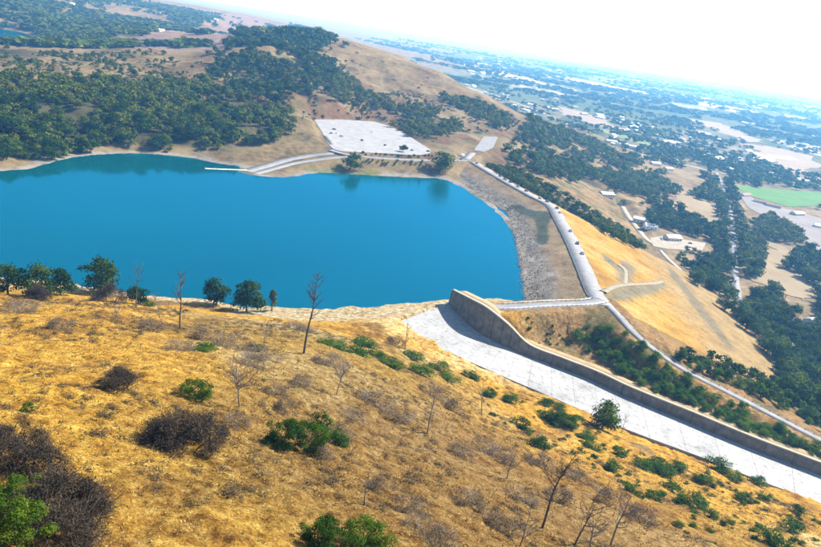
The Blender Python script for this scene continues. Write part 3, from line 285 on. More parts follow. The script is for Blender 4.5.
# reservoir water: green-blue body, small wind waves
def water_mat(nm_, lo, hi):
    t = NT(nm_); t.b.inputs['Specular IOR Level'].default_value = 0.; t.rough(.9)
    t.col(t.ramp(t.noise(.006, 3, .5), [(.3, (.0, .056, .072)), (.7, (.0, .074, .096))]))
    wv = t.math('ADD', t.noise(.22, 3, .6), t.math('MULTIPLY', t.noise(.9, 3, .6), .45))
    sx = t.n('SeparateXYZ'); t.l(t.pos(), sx.inputs[0]); fetch = t.n('MapRange'); t.l(sx.outputs[0], fetch.inputs[0]); [setattr(fetch.inputs[i_], 'default_value', v_) for i_, v_ in ((1, -140.), (2, 70.), (3, lo), (4, hi))]
    amp = t.math('MULTIPLY', t.ramp(t.noise(.011, 4, .55), [(.35, (.30, .30, .30)), (.65, (1, 1, 1))]), fetch.outputs[0])
    t.bump(t.math('MULTIPLY', wv, amp), .10, 1.0)
    gl = t.n('BsdfGlossy'); gl.inputs['Color'].default_value = (.07, .60, 1., 1); gl.inputs['Roughness'].default_value = .08; bn = [q for q in t.N if q.type == 'BUMP'][0]; t.l(bn.outputs[0], gl.inputs['Normal'])
    fr = t.n('Fresnel'); fr.inputs['IOR'].default_value = 2.15; t.l(bn.outputs[0], fr.inputs['Normal'])
    mx = t.n('MixShader'); t.l(fr.outputs[0], mx.inputs[0]); t.l(t.b.outputs[0], mx.inputs[1]); t.l(gl.outputs[0], mx.inputs[2]); t.l(mx.outputs[0], t.N['Material Output'].inputs[0]); M[nm_] = t.m
water_mat('water', .14, 2.6); water_mat('water_far', 2.4, 2.4)
M['asphalt'] = noisy('pale_asphalt', (.17, .175, .185), (.265, .265, .27), .22, .9, .1, 6.)
M['lotasphalt'] = noisy('bleached_asphalt', (.22, .225, .235), (.32, .32, .325), .12, .9, .1, 6.)
M['dirtroad'] = noisy('pale_gravel_road', (.25, .22, .18), (.36, .32, .265), .2, .95, .2, 5.)
M['darkroad'] = noisy('grey_road', (.19, .20, .21), (.27, .27, .28), .2, .9)
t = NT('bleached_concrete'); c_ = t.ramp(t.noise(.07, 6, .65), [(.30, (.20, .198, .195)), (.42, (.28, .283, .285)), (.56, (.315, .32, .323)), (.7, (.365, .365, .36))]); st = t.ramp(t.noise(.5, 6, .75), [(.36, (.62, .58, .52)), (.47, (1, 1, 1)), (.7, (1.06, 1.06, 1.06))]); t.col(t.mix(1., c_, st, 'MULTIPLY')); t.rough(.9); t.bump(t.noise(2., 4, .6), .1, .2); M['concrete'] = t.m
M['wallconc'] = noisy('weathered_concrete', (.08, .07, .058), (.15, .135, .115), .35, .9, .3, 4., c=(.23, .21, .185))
M['coping'] = noisy('pale_coping', (.30, .26, .20), (.42, .37, .29), .3, .9)
M['berm'] = noisy('earth_path', (.24, .17, .09), (.33, .25, .145), .3, .95, .3)
M['riprap'] = noisy('riprap_face', (.12, .10, .08), (.19, .165, .135), .25, .95, .9, 1.6, c=(.26, .23, .19))
M['damgrass'] = noisy('golden_dam_grass', (.22, .13, .033), (.33, .205, .05), .07, .95, .6, 1.2, c=(.40, .28, .10))
M['patchdark'] = noisy('dark_gravel', (.055, .07, .05), (.11, .125, .095), .3, .95, .5, 2.)
M['patchgrey'] = noisy('grey_gravel', (.15, .14, .11), (.26, .24, .185), .3, .95, .5, 2.)
M['metal'] = noisy('galvanised_steel', (.45, .46, .47), (.60, .61, .62), 2., .5, 0, obj=True, metal=.6)
M['post'] = noisy('dark_post', (.10, .09, .08), (.18, .16, .14), 2., .8, obj=True)
for nm, a, b in (('fgreen', (.06, .16, .03), (.09, .20, .045)), ('fplough', (.17, .155, .155), (.24, .22, .21)), ('ftan', (.185, .14, .075), (.26, .205, .12)), ('fpink', (.22, .175, .13), (.29, .235, .18)), ('fwhite', (.30, .29, .28), (.44, .43, .42)), ('fpasture', (.13, .18, .07), (.20, .23, .10))):
    M[nm] = noisy(nm, a, b, .03, .95, .2, .5)
# ---------------------------------------------------------------- benches under roads and lots, then the ground sheet
RD = {k: smooth(v, 4) for k, v in G['roads'].items()}
RW = dict(spill=3.6, service=2.3, lotroad=4.2, sweep=4., ramp1=4.6, ramp2=3.4, pad=4., lane=3.4, park=3.4, toe=2.3, highway=7.)
for k in RD: FLATS.append((RD[k], RW[k]+3., 9. if k not in ('highway', 'lane') else 25.))
for k, zz in (('lot', 11), ('pad', 12), ('park', -47.3)): LOTS.append((np.array(G['lots'][k])[:, :2], zz, 14.))
RR = np.concatenate([np.geomspace(4, 40, 30)[:-1], np.geomspace(40, 1500, 560)[:-1], np.geomspace(1500, 45000, 150)])
TH = np.radians(np.linspace(-62, 62, 720))
gx = RR[:, None]*np.sin(TH)[None]; gy = RR[:, None]*np.cos(TH)[None]
gz = np.concatenate([ground(gx[i:i+60], gy[i:i+60]) for i in range(0, len(RR), 60)])
def land_colours(x, y, z):
    r = np.hypot(x, y); C = np.zeros(x.shape+(3,)); Z = np.zeros(x.shape+(3,))
    def put(c, m): C[:] = C*(1-m[..., None])+np.array(c)*m[..., None]
    C[:] = (.195, .150, .078)                                            # dry far hills
    n1 = fbm(x/40, y/40, 70, 4); n2 = fbm(x/16, y/16, 75, 4); n3 = fbm(x/110, y/110, 79, 3)
    hillm = sstep(440, 330, r+25*n1)*sstep(-2000, -30, z)
    gold = np.array([.375, .220, .030]); C[:] = C*(1-hillm[..., None])+gold*hillm[..., None]
    put((.46, .34, .135), hillm*sstep(.0, .42, n1)*.9)
    put((.15, .075, .016), hillm*sstep(.10, .5, n2)*.8); put((.15, .115, .04), hillm*sstep(.1, .5, n3)*.6)
    put((.15, .085, .028), hillm*sstep(75, 30, np.hypot(x-32, (y-112)*.8)+18*n2)*.7); put((.115, .085, .052), hillm*sstep(.15, .5, -n2)*sstep(-.2, .3, -n3)*.8)
    Z[..., 0] = hillm
    # brown bluff behind the upper car park and slopes between the woods
    fb = sstep(620, 760, y)*sstep(1400, 1000, y)*sstep(-420, -250, x)*sstep(300, 160, x)
    put((.135, .078, .038), fb*sstep(-.25, .3, n1)*.85); put((.10, .10, .045), fb*sstep(.1, .4, n2)*.7)
    # woodland floor
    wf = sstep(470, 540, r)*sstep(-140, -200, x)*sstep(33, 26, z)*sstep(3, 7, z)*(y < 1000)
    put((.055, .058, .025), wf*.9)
    wv = sstep(90, 150, x)*sstep(4, -8, z)*sstep(430, 560, y)*sstep(1500, 1150, y)
    put((.25, .175, .09), wv*.8); put((.07, .08, .035), wv*sstep(-.1, .35, n2)*.8)
    sv = sstep(40, 70, x)*sstep(260, 280, y)*sstep(420, 380, y)
    put((.22, .14, .06), sv*.85); put((.10, .095, .035), sv*sstep(0, .4, n2)*.7)
    # shores
    sd, _ = pdist(x, y, SHORE); sgn = np.where(inside(x, y, SHPOLY), -sd, sd)
    far = y > 420
    put((.23, .215, .19), sstep(12, 4, sgn+7*n2)*far); put((.36, .30, .175), sstep(26, 16, sgn+8*n2)*(~far)*(x > -75)); put((.38, .31, .19), sstep(9, 4, sgn)*(~far)*(x <= -75))
    put((.12, .15, .04), sstep(22, 6, sgn+4*n1)*sstep(0, .3, n2)*sstep(600, 630, y)*.8)
    put((.10, .11, .07), sstep(0, -4, sgn))
    cl = np.array(PL['cleared']); cd = pdist(x, y, np.vstack([cl, cl[:1]]))[0]; cd = np.where(inside(x, y, cl), -cd, cd)+30*n1; put((.235, .165, .135), sstep(12, -12, cd)*.9)
    Z[..., 1] = sstep(-40, -52, z)*sstep(1350, 1900, r)
    put((.24, .185, .115), sstep(-40, -50, z)*sstep(1900, 1350, r)*.6)
    return np.clip(C, 0, 1), Z
LC, LZ = land_colours(gx, gy, gz)
me = mesh('ground', np.stack([gx, gy, gz], -1), grid_faces(len(RR), len(TH))[:, ::-1], M['land'], True)
for nm, A in (('land', LC), ('zone', LZ)):
    ca = me.color_attributes.new(nm, 'FLOAT_COLOR', 'POINT'); ca.data.foreach_set('color', np.concatenate([A, np.ones(A.shape[:2]+(1,))], -1).astype(np.float32).ravel())
gnd = tag(obj('ground', me), 'dry golden hills and hazy valley floor around the reservoir', kind='structure')
def gz1(x, y): return float(ground(np.array([x]), np.array([y]))[0])
# ---------------------------------------------------------------- water
def ngon(name, P, z, m):
    bm = bmesh.new(); bm.faces.new([bm.verts.new((p[0], p[1], z)) for p in P]); bmesh.ops.triangulate(bm, faces=bm.faces[:])
    me = bpy.data.meshes.new(name); bm.to_mesh(me); bm.free(); me.materials.append(m)
    if me.polygons and me.polygons[0].normal.z < 0: me.flip_normals()
    return me
wp = np.array(D['shore']); cen = np.array([-100., 450.])
wpoly = [p for p in (wp+(wp-cen)/np.linalg.norm(wp-cen, axis=1)[:, None]*14)]+[(-720, 200), (-720, 90), (-420, 170)]
tag(obj('reservoir_water', ngon('reservoir_water', wpoly, 0, M['water'])), 'wide blue reservoir water behind the dam', kind='structure')
tag(obj('far_lake_water', ngon('far_lake_water', FARLAKE+(FARLAKE-FARLAKE.mean(0))*.03, 0.02, M['water_far'])), 'small distant arm of blue water beyond the wooded ridge', kind='structure')
# ---------------------------------------------------------------- sheets laid on the ground
def strip(name, L, w, m, kerb=.5, zo=0.):
    L = np.array(L); T = np.gradient(L[:, :2], axis=0); T /= np.linalg.norm(T, axis=1)[:, None]; N_ = np.stack([-T[:, 1], T[:, 0]], 1)
    V = []; ww = w if np.ndim(w) else w+(.09*w*fbm(L[:, 0]/4+7, L[:, 1]/4, 8, 2) if w > 1.5 else np.zeros(len(L)))
    for s_, dz in ((1, -kerb), (1, 0), (-1, 0), (-1, -kerb)):
        V.append(np.column_stack([L[:, :2]+N_*s_*ww[:, None], L[:, 2]+dz+zo]))
    V = np.stack(V, 1); n = len(L)
    return mesh(name, V.reshape(-1, 3), grid_faces(n, 4)[:, ::-1], m)
def drape(name, P, m, off=.3, step=12., zf=None, skirt=0.):
    P = np.array(P)[:, :2]; pts = []
    for i in range(len(P)):
        a, b = P[i], P[(i+1) % len(P)]; k = max(1, int(np.linalg.norm(b-a)/step))
        for j in range(k): pts.append(a+(b-a)*j/k)
    nb = len(pts); B = np.array(pts)
    xs = np.arange(P[:, 0].min()+step*.5, P[:, 0].max(), step); ys = np.arange(P[:, 1].min()+step*.5, P[:, 1].max(), step)
    X, Y = np.meshgrid(xs, ys); ok = inside(X, Y, P) & (pdist(X, Y, np.vstack([P, P[:1]]))[0] > step*.4)
    Q = np.vstack([B, np.column_stack([X[ok], Y[ok]])])
    r = geometry.delaunay_2d_cdt([Vector(q) for q in Q], [], [list(range(nb))], 1, 1e-4)
    V = np.array([tuple(v) for v in r[0]]); z = (zf(V[:, 0], V[:, 1]) if zf else ground(V[:, 0], V[:, 1]))+off
    F_ = [tuple(f) for f in r[2]]; V3 = np.column_stack([V, z])
    me = mesh(name, V3, F_, m)
    if me.polygons and np.mean([p.normal.z for p in me.polygons]) < 0: me.flip_normals()
    return me
RM = dict(spill='asphalt', service='asphalt', lotroad='asphalt', sweep='asphalt', ramp1='asphalt', ramp2='darkroad', pad='asphalt', lane='asphalt', park='dirtroad', toe='dirtroad', highway='dirtroad')
RL = dict(spill='pale road running from the dam crest to the spillway wall', service='narrow pale service road descending beside the spillway', lotroad='pale access road along the shore below the car park', sweep='pale road sweeping from the car park to the ramp', ramp1='pale boat ramp lane sloping into the water', ramp2='darker grey boat ramp lane closest to the dam', pad='short pale link up to the small bare pad', lane='straight white lane between tree rows in the valley', park='pale curving drive at the valley picnic area', toe='gravel track along the toe of the dam', highway='long pale road crossing the hazy valley floor')
RN = dict(spill='spillway_road', service='service_road', lotroad='access_road', sweep='ramp_road', ramp1='boat_ramp', ramp2='boat_ramp', pad='link_road', lane='valley_lane', park='park_drive', toe='toe_track', highway='valley_road')
for k in RD: tag(obj(RN[k], strip(RN[k], RD[k], RW[k], M[RM[k]], zo=dict(pad=.03, sweep=.11).get(k, 0.))), RL[k], kind='structure')
for k, zz, nm, lb, mm in (('lot', 11, 'car_park', 'large pale car park above the boat ramp', 'lotasphalt'), ('pad', 12, 'bare_pad', 'small pale bare pad at the far end of the dam', 'asphalt'), ('park', -47.3, 'picnic_car_park', 'pale gravel car park in the valley below the dam', 'dirtroad')):
    tag(obj(nm, drape(nm, smooth(G['lots'][k]+[G['lots'][k][0]], 4)[:-1] if k == 'lot' else G['lots'][k], M[mm], .06, 15., lambda x, y, q=zz: np.full(x.shape, float(q)))), lb, kind='structure')
for k, v in G['fields'].items():
    mm, lb = dict(green=('fgreen', 'bright green crop field beyond the tree rows'), plough=('fplough', 'grey ploughed field beside the green crop'), meadow1=('ftan', 'tan meadow beside the straight lane'), meadow2=('ftan', 'tan meadow with scattered oaks beyond the lane'), pasture=('fpasture', 'strip of green pasture along the valley road'), bare1=('fpink', 'pinkish bare strip beyond the wooded slope'), bare2=('fpink', 'large pinkish fallow field on the valley floor'), bare3=('fpink', 'narrow pinkish fallow field among distant trees'), white1=('fwhite', 'bright white greenhouse roofs area far across the valley'), white2=('fwhite', 'long bright strip of pale ground far across the valley'), pale3=('fwhite', 'small pale strip in the fallow land'), pale4=('fwhite', 'faint pale strip in the farthest haze'))[k]
    if k in ('meadow1', 'meadow2', 'pasture', 'bare1', 'bare2', 'bare3'):
        q_ = smooth(v+[v[0]], 8)[:-1, :2]; a_ = .05*float(np.ptp(q_[:, 1])); q_ = q_+np.stack([fbm(q_[:, 0]/(a_*2), q_[:, 1]/(a_*2), 45, 3), fbm(q_[:, 0]/(a_*2), q_[:, 1]/(a_*2), 46, 3)], 1)*a_*1.5; v = q_.tolist()
    tag(obj('field', drape('field', v, M[mm], .5, 40.)), lb, kind='structure')
# ---------------------------------------------------------------- the dam
dam = empty('earth_dam', (104, 470, -40)); tag(dam, 'long earth dam with rocky upstream face and golden grass downstream face', 'dam')
inv = Matrix.Translation((-104, -470, 40))
def child_world(name, me, parent):
    me.transform(Matrix.Translation(-Vector(parent.location))); return obj(name, me, parent)
CR = smooth(D['crest'], 14); T = np.gradient(CR[:, :2], axis=0)
for _ in range(10): T = (np.roll(T, 1, 0)+2*T+np.roll(T, -1, 0))/4 if False else np.vstack([T[:1], (T[:-2]+2*T[1:-1]+T[2:])/4, T[-1:]])
T /= np.linalg.norm(T, axis=1)[:, None]; NR = np.stack([-T[:, 1], T[:, 0]], 1)      # points downstream (+x): crest runs towards the camera
HW = 5.2
def face(t, up):
    X = CR[:, None, 0]+NR[:, None, 0]*t[None]*(-1 if up else 1); Y = CR[:, None, 1]+NR[:, None, 1]*t[None]*(-1 if up else 1)
    s = .285 if up else .365
    Zz = CR[:, None, 2]-(t[None]-HW)*s-.02
    if up: Zz = Zz+(t[None] > HW+.5)*(.35*fbm(X/4, Y/4, 90, 3)+.45*fbm(X/1.7, Y/1.7, 91, 2)*sstep(18, 24, t[None]))
    else: Zz = Zz+sstep(HW, HW+4, t[None])*(.5*fbm(X/18, Y/18, 93, 3)+.12*fbm(X/3, Y/3, 94, 2))
    return X, Y, Zz
tu = np.concatenate([np.arange(HW, 70, 1.4)]); X, Y, Z_ = face(tu, True)
fcs = grid_faces(*X.shape)
def split_face(name, sel, m, X, Y, Z_):
    idx = np.arange(X.size).reshape(X.shape)[:, sel]; V = np.stack([X[:, sel], Y[:, sel], Z_[:, sel]], -1).reshape(-1, 3)
    me = mesh(name, V, grid_faces(*idx.shape), m, True)
    if np.mean([p.normal.z for p in me.polygons]) < 0: me.flip_normals()
    return child_world(name, me, dam)
us = split_face('upstream_face', tu > 0, M['damface'], X, Y, Z_)
n1 = fbm(X/12, Y/12, 161, 4); n2 = fbm(X/4, Y/4, 163, 3); Cc = np.zeros(X.shape+(3,)); Cc[:] = (.20, .15, .088)
def put_(c, m): Cc[:] = Cc*(1-m[..., None])+np.array(c)*m[..., None]
put_((.26, .205, .125), sstep(0, .4, n1)*.7); put_((.155, .14, .12), sstep(15, 24, tu[None]+6*n1)); put_((.235, .215, .185), sstep(15, 24, tu[None]+6*n1)*sstep(0, .45, n2)*.8); put_((.30, .275, .235), sstep(29, 33, tu[None]+3*n2)*sstep(37, 35, tu[None])*.5); put_((.07, .065, .055), sstep(36.2, 37.6, tu[None]+.8*n2))
P_ = np.array(PL['patchU']); d_ = pdist(X, Y, np.vstack([P_, P_[:1]]))[0]; put_((.048, .064, .046), sstep(1.6, -.6, np.where(inside(X, Y, P_), -d_, d_)+1.2*n2)*.95)
ca = us.data.color_attributes.new('land', 'FLOAT_COLOR', 'POINT'); ca.data.foreach_set('color', np.concatenate([Cc, np.ones(Cc.shape[:2]+(1,))], -1).astype(np.float32).ravel())
td = np.arange(HW, 185, 2.); X, Y, Z_ = face(td, False)
ds = split_face('downstream_face', td > 0, M['damface'], X, Y, Z_)
def face_colour(x, y):
    n1 = fbm(x/16, y/16, 61, 4); n2 = fbm(x/5, y/5, 63, 3); C = np.zeros(x.shape+(3,)); C[:] = (.31, .185, .036)
    def put(c, m): C[:] = C*(1-m[..., None])+np.array(c)*m[..., None]
    put((.34, .24, .085), sstep(0, .45, n1)*.8); put((.21, .115, .03), sstep(.05, .5, -n1)*.7)
    low = sstep(70, 110, x-CR[:, 0].mean()+25*n1-.12*(y-450)); put((.215, .165, .085), low*.75)
    for k, c in (('patchD', (.125, .12, .085)), ('patchD2', (.135, .125, .09)), ('drain', (.10, .095, .075))):
        P = np.array(PL[k]); d = pdist(x, y, np.vstack([P, P[:1]]))[0]; d = np.where(inside(x, y, P), -d, d)+2.6*n2
        put(c, sstep(4.2, -.5, d+(3.5 if k == 'drain' else 0))*(.7 if k == 'drain' else .92))
    return C
Cc = face_colour(X, Y); ca = ds.data.color_attributes.new('land', 'FLOAT_COLOR', 'POINT'); ca.data.foreach_set('color', np.concatenate([Cc, np.ones(Cc.shape[:2]+(1,))], -1).astype(np.float32).ravel())
# the near end of the fill dives into the abutment
ke = np.arange(0, 30, 2.); te = T[-1]; X2 = X[-1][None]+te[0]*ke[:, None]; Y2 = Y[-1][None]+te[1]*ke[:, None]; Z2 = Z_[-1][None]-ke[:, None]*.62+.35*fbm(X2/6, Y2/6, 66, 3)*(ke[:, None] > 1)-.01
me = mesh('end_slope', np.stack([X2, Y2, Z2], -1), grid_faces(*X2.shape), noisy('end_grass', (.17, .10, .03), (.27, .175, .055), .2, .95, .6, 1.5), True)
if np.mean([p.normal.z for p in me.polygons]) < 0: me.flip_normals()
child_world('end_slope', me, dam)
tag(obj('crest_road', strip('crest_road', CR, HW+.02, M['asphalt'], 1.5)), 'pale road along the dam crest', kind='structure')
def dam_surface(x, y, up):
    d, p = pdist(x, y, CR); i = np.clip(np.floor(p).astype(int), 0, len(CR)-2); zc = CR[i, 2]
    return zc-np.clip(d-HW, 0, None)*(.285 if up else .365)
# ---------------------------------------------------------------- spillway
sw = empty('spillway', (60, 310, -8)); tag(sw, 'broad white concrete spillway chute with high grey retaining wall', 'spillway')
n_st = 5
B5 = smooth(D['base'], n_st); E5 = smooth(D['edge'], n_st); T5 = smooth(D['top'], n_st)
apron = None
for i in range(0, len(B5)-1, 3):
    j = min(i+3, len(B5)-1)
    for k in range(4):
        a, b = k/4, (k+1)/4
        q = [B5[i]*(1-a)+E5[i]*a, B5[i]*(1-b)+E5[i]*b, B5[j]*(1-b)+E5[j]*b, B5[j]*(1-a)+E5[j]*a]
        c = sum(q)/4; q = [c+(p-c)*(1-.06/np.linalg.norm((p-c)[:2])) for p in q]
        dz = nr.uniform(-.012, .012)
        V = [p+np.array([0, 0, dz]) for p in q]+[p-np.array([0, 0, 1.2]) for p in q]
        child_world('slab', mesh('slab', V, [(3, 2, 1, 0), (4, 5, 6, 7)][0:1]+[(0, 1, 5, 4), (1, 2, 6, 5), (2, 3, 7, 6), (3, 0, 4, 7)], M['concrete']), sw)
def unit(v): return v/np.linalg.norm(v)
def outn(i):
    d = T5[min(i+1, len(T5)-1)]-T5[max(i-1, 0)]; n = np.array([-d[1], d[0], 0.]); return n/np.linalg.norm(n)
for i in range(0, len(B5)-1, 2):
    j = min(i+2, len(B5)-1); V = []
    for q, g in ((i, .10), (j, -.10)):
        dd = unit(T5[j]-T5[i])*g*1.
        V += [B5[q]+dd-np.array([0, 0, 1.]), T5[q]+dd, T5[q]+dd+outn(q)*1.1, B5[q]+dd+outn(q)*1.5-np.array([0, 0, 1.])]
    off = -outn(i)*nr.uniform(-.12, .12); V = [v+off for v in V]
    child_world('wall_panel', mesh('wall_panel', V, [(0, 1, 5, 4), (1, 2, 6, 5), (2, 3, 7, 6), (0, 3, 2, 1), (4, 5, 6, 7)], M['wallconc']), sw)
cop = np.array([T5[i]+outn(i)*.75+np.array([0, 0, .28]) for i in range(len(T5))])
child_world('coping', strip('coping', cop, .95, M['coping'], .3), sw)
bp = np.array([T5[i]+outn(i)*4.1-np.array([0, 0, .05]) for i in range(1, len(T5))])
tag(obj('wall_path', strip('wall_path', bp, 2.9, M['berm'], 4.)), 'pale maintenance path along the top of the spillway wall', kind='structure')
# low training wall on the hill side of the chute
for i in range(4, len(E5)-1, 2):
    j = min(i+2, len(E5)-1); V = []
    for q in (i, j):
        o_ = unit((E5[q]-B5[q])*np.array([1, 1, 0])); V += [E5[q]-np.array([0, 0, 1.]), E5[q]+np.array([0, 0, .9]), E5[q]+o_*.5+np.array([0, 0, .9]), E5[q]+o_*.5-np.array([0, 0, 1.])]
    child_world('kerb_wall', mesh('kerb_wall', V, [(0, 4, 5, 1), (1, 5, 6, 2), (2, 6, 7, 3), (0, 1, 2, 3), (4, 7, 6, 5)], M['concrete']), sw)
# ---------------------------------------------------------------- vegetation
M['oak'] = foliage('oak_leaves', (.009, .028, .003), (.040, .086, .007), (.125, .150, .012))
M['wood'] = foliage('distant_leaves', (.010, .028, .003), (.046, .086, .006), (.145, .150, .012), .095)
M['shrub'] = foliage('shrub_leaves', (.010, .034, .004), (.038, .092, .007), (.115, .155, .013), .35, .3)
M['shrubbright'] = foliage('bright_shrub_leaves', (.018, .062, .005), (.065, .15, .010), (.16, .21, .016), .3, .35)
M['oakdark'] = foliage('dark_oak_leaves', (.006, .020, .004), (.020, .050, .007), (.055, .085, .012))
M['pine'] = foliage('grey_pine_needles', (.05, .075, .05), (.085, .12, .075), (.12, .15, .09))
M['bark'] = noisy('brown_bark', (.06, .045, .03), (.12, .09, .065), 3., .95, .4, obj=True)
M['deadwood'] = noisy('silver_dead_wood', (.09, .075, .065), (.20, .17, .145), 2.5, .9, .3, obj=True, c=(.36, .31, .26))
M['burnt'] = noisy('scorched_trunk', (.035, .028, .024), (.09, .07, .055), 2.5, .9, .3, obj=True, c=(.18, .145, .115))
M['twig'] = noisy('grey_twigs', (.016, .012, .008), (.045, .033, .022), 1.2, .95, c=(.13, .10, .068))
M['twiglight'] = noisy('pale_grey_twigs', (.075, .052, .028), (.15, .105, .062), 1.2, .95, c=(.26, .195, .12))
M['tuft'] = noisy('dry_grass_tufts', (.17, .09, .018), (.30, .18, .045), 1.3, .95, c=(.45, .34, .15))
def cards(C, N_, size, r, aspect=1.):
    """leaf cards: centres, preferred normals, sizes -> quads (V, F)"""
    n = len(C); N_ = N_+r.normal(0, .55, (n, 3)); N_ /= np.linalg.norm(N_, axis=1)[:, None]+1e-9
    A = np.cross(N_, r.normal(0, 1, (n, 3))); A /= np.linalg.norm(A, axis=1)[:, None]+1e-9; B = np.cross(N_, A)
    s = (size*r.uniform(.6, 1.35, n))[:, None]; k = r.uniform(.55, 1., (n, 1))
    V = np.stack([C-A*s*aspect-B*s*k*.3, C+A*s*.2*aspect-B*s*k, C+A*s*aspect+B*s*.3*k, C-A*s*.15*aspect+B*s*k], 1)
    return V.reshape(-1, 3), np.arange(4*n).reshape(n, 4)
def crown_arr(seed, nl, nleaf, leaf, wid=1., base=.22, top=1., lob=.27, flat=.8):
    """unit-height crown: lobes spread through the crown volume, cards over and inside each lobe"""
    r = np.random.default_rng(seed); Cs = []; Ns = []
    ctr = []
    for i in range(nl):
        a = r.uniform(0, 2*math.pi); h = r.uniform(0, 1)
        rad = wid*.5*(math.sin(math.pi*min(1, .18+.72*h))**.7)*r.uniform(.25, .8)
        ctr.append((math.cos(a)*rad, math.sin(a)*rad, base+lob*.55+(top-base-lob*1.0)*h, lob*r.uniform(.6, 1.15)))
    w = np.array([c[3]**2 for c in ctr]); w /= w.sum()
    for c, q in zip(ctr, w):
        n = max(3, int(nleaf*q)); d = r.normal(0, 1, (n, 3)); d /= np.linalg.norm(d, axis=1)[:, None]
        d[:, 2] = np.where(d[:, 2] < -.35, -d[:, 2]*.6, d[:, 2])
        rr = c[3]*r.uniform(.55, 1.08, n)[:, None]*(1+.25*np.sin(d[:, :1]*5+seed)*np.cos(d[:, 1:2]*6))
        Cs.append(np.array(c[:3])+d*rr*np.array([1., 1., flat])); Ns.append(d+np.array([0, 0, .25]))
    return cards(np.vstack(Cs), np.vstack(Ns), leaf, r)
def pine_arr(seed, nleaf, leaf):
    r = np.random.default_rng(seed); Cs = []; Ns = []
    for i in range(16):
        h = .28+.7*i/15; a = r.uniform(0, 6.28); L = (.26*(1-h)+.07)*r.uniform(.7, 1.3); n = nleaf//16
        t = r.uniform(.1, 1, n)[:, None]; p = np.array([math.cos(a), math.sin(a), .35])*L*t+np.array([0, 0, h])
        Cs.append(p+r.normal(0, .035, (n, 3))); Ns.append(r.normal(0, 1, (n, 3))+[0, 0, .5])
    return cards(np.vstack(Cs), np.vstack(Ns), leaf, r, 1.2)
def trunk_me(name, seed, m, h=.5, r0=.035, fork=3):
    r = random.Random(seed); b = MB(); p = np.array([0, 0, -.06]); q = np.array([r.uniform(-.04, .04), r.uniform(-.04, .04), h*.55])
    b.tube(p, q, r0, r0*.7, 6)
    for k in range(fork):
        a = 6.28*k/fork+r.uniform(-.5, .5); e = q+np.array([math.cos(a)*.2, math.sin(a)*.2, h*.5+r.uniform(0, .2)]); b.tube(q-[0, 0, .02], e, r0*.55, r0*.15, 4)
        a2 = a+r.uniform(-.8, .8); b.tube((q+e)/2, (q+e)/2+np.array([math.cos(a2)*.2, math.sin(a2)*.2, .14]), r0*.3, r0*.1, 3)
    return b.mesh(name, m)
OAKN = [mesh('crown', *crown_arr(100+i, 15+i % 4, 1900, .034, 1.08+.12*(i % 3), .10, 1., .27), M['oak']) for i in range(7)]
OAKT = [trunk_me('trunk', i, M['bark']) for i in range(4)]
WOODA = [crown_arr(200+i, 7+2*(i % 4), 260, .078, .75+.16*(i % 5), .10, 1., .24+.03*(i % 4)) for i in range(12)]
OAKL = [mesh('crown', *crown_arr(160+i, 18, 2600, .030, 1.15, -.02, 1., .27), M['oakdark']) for i in range(4)]
WOODB = [crown_arr(250+i, 5, 46, .17, 1.0, .05, 1., .36) for i in range(6)]
PINEN = [mesh('crown', *pine_arr(300+i, 800, .035), M['pine']) for i in range(2)]
SHRB = [mesh('foliage', *crown_arr(470+i, 17, 2300, .038, 1.7, -.10, 1., .33, .85), M['shrubbright']) for i in range(4)]
SHRF = [mesh('foliage', *crown_arr(460+i, 34, 9000, .020, 1.9, -.10, 1., .20, .9), M['shrub']) for i in range(3)]
SHR = [mesh('foliage', *crown_arr(400+i, 17, 2300, .038, 1.7, -.10, 1., .33, .85), M['shrub']) for i in range(7)]
STEM = [trunk_me('stem', 40+i, M['bark'], .45, .03, 5) for i in range(3)]
def blank(z): return np.full(len(z), True)
def scatter(P, step, seed, keep=1., zmin=-1e9, thr=None, ns=30., edge=0.):
    """jittered points inside a world polygon"""
    P = np.array(P); r = np.random.default_rng(seed)
    x, y = np.meshgrid(np.arange(P[:, 0].min(), P[:, 0].max(), step), np.arange(P[:, 1].min(), P[:, 1].max(), step))
    x = (x+r.uniform(-.48, .48, x.shape)*step).ravel(); y = (y+r.uniform(-.48, .48, y.shape)*step).ravel()
    ed = edge*fbm(x/45, y/45, seed+300, 3); ok = inside(x+ed, y+edge*fbm(x/45, y/45, seed+310, 3), P) & (r.uniform(0, 1, x.shape) < keep)
    if thr is not None: ok &= fbm(x/ns, y/ns, seed, 3) > thr
    x, y = x[ok], y[ok]
    for k in RD:
        d = pdist(x, y, RD[k])[0]; m = d > RW[k]+2.2; x, y = x[m], y[m]
    for k in G['lots']:
        L = np.array(G['lots'][k])[:, :2]; m = ~inside(x, y, L) & (pdist(x, y, np.vstack([L, L[:1]]))[0] > 1.5); x, y = x[m], y[m]
    m = ~inside(x, y, CHUTE) & (pdist(x, y, TOP)[0] > 5.) & (pdist(x, y, CR)[0] > HW+3.); x, y = x[m], y[m]
    m = ~inside(x, y, SHPOLY); x, y = x[m], y[m]
    z = ground(x, y)
    return np.column_stack([x, y, z])
RG = PL['regions']
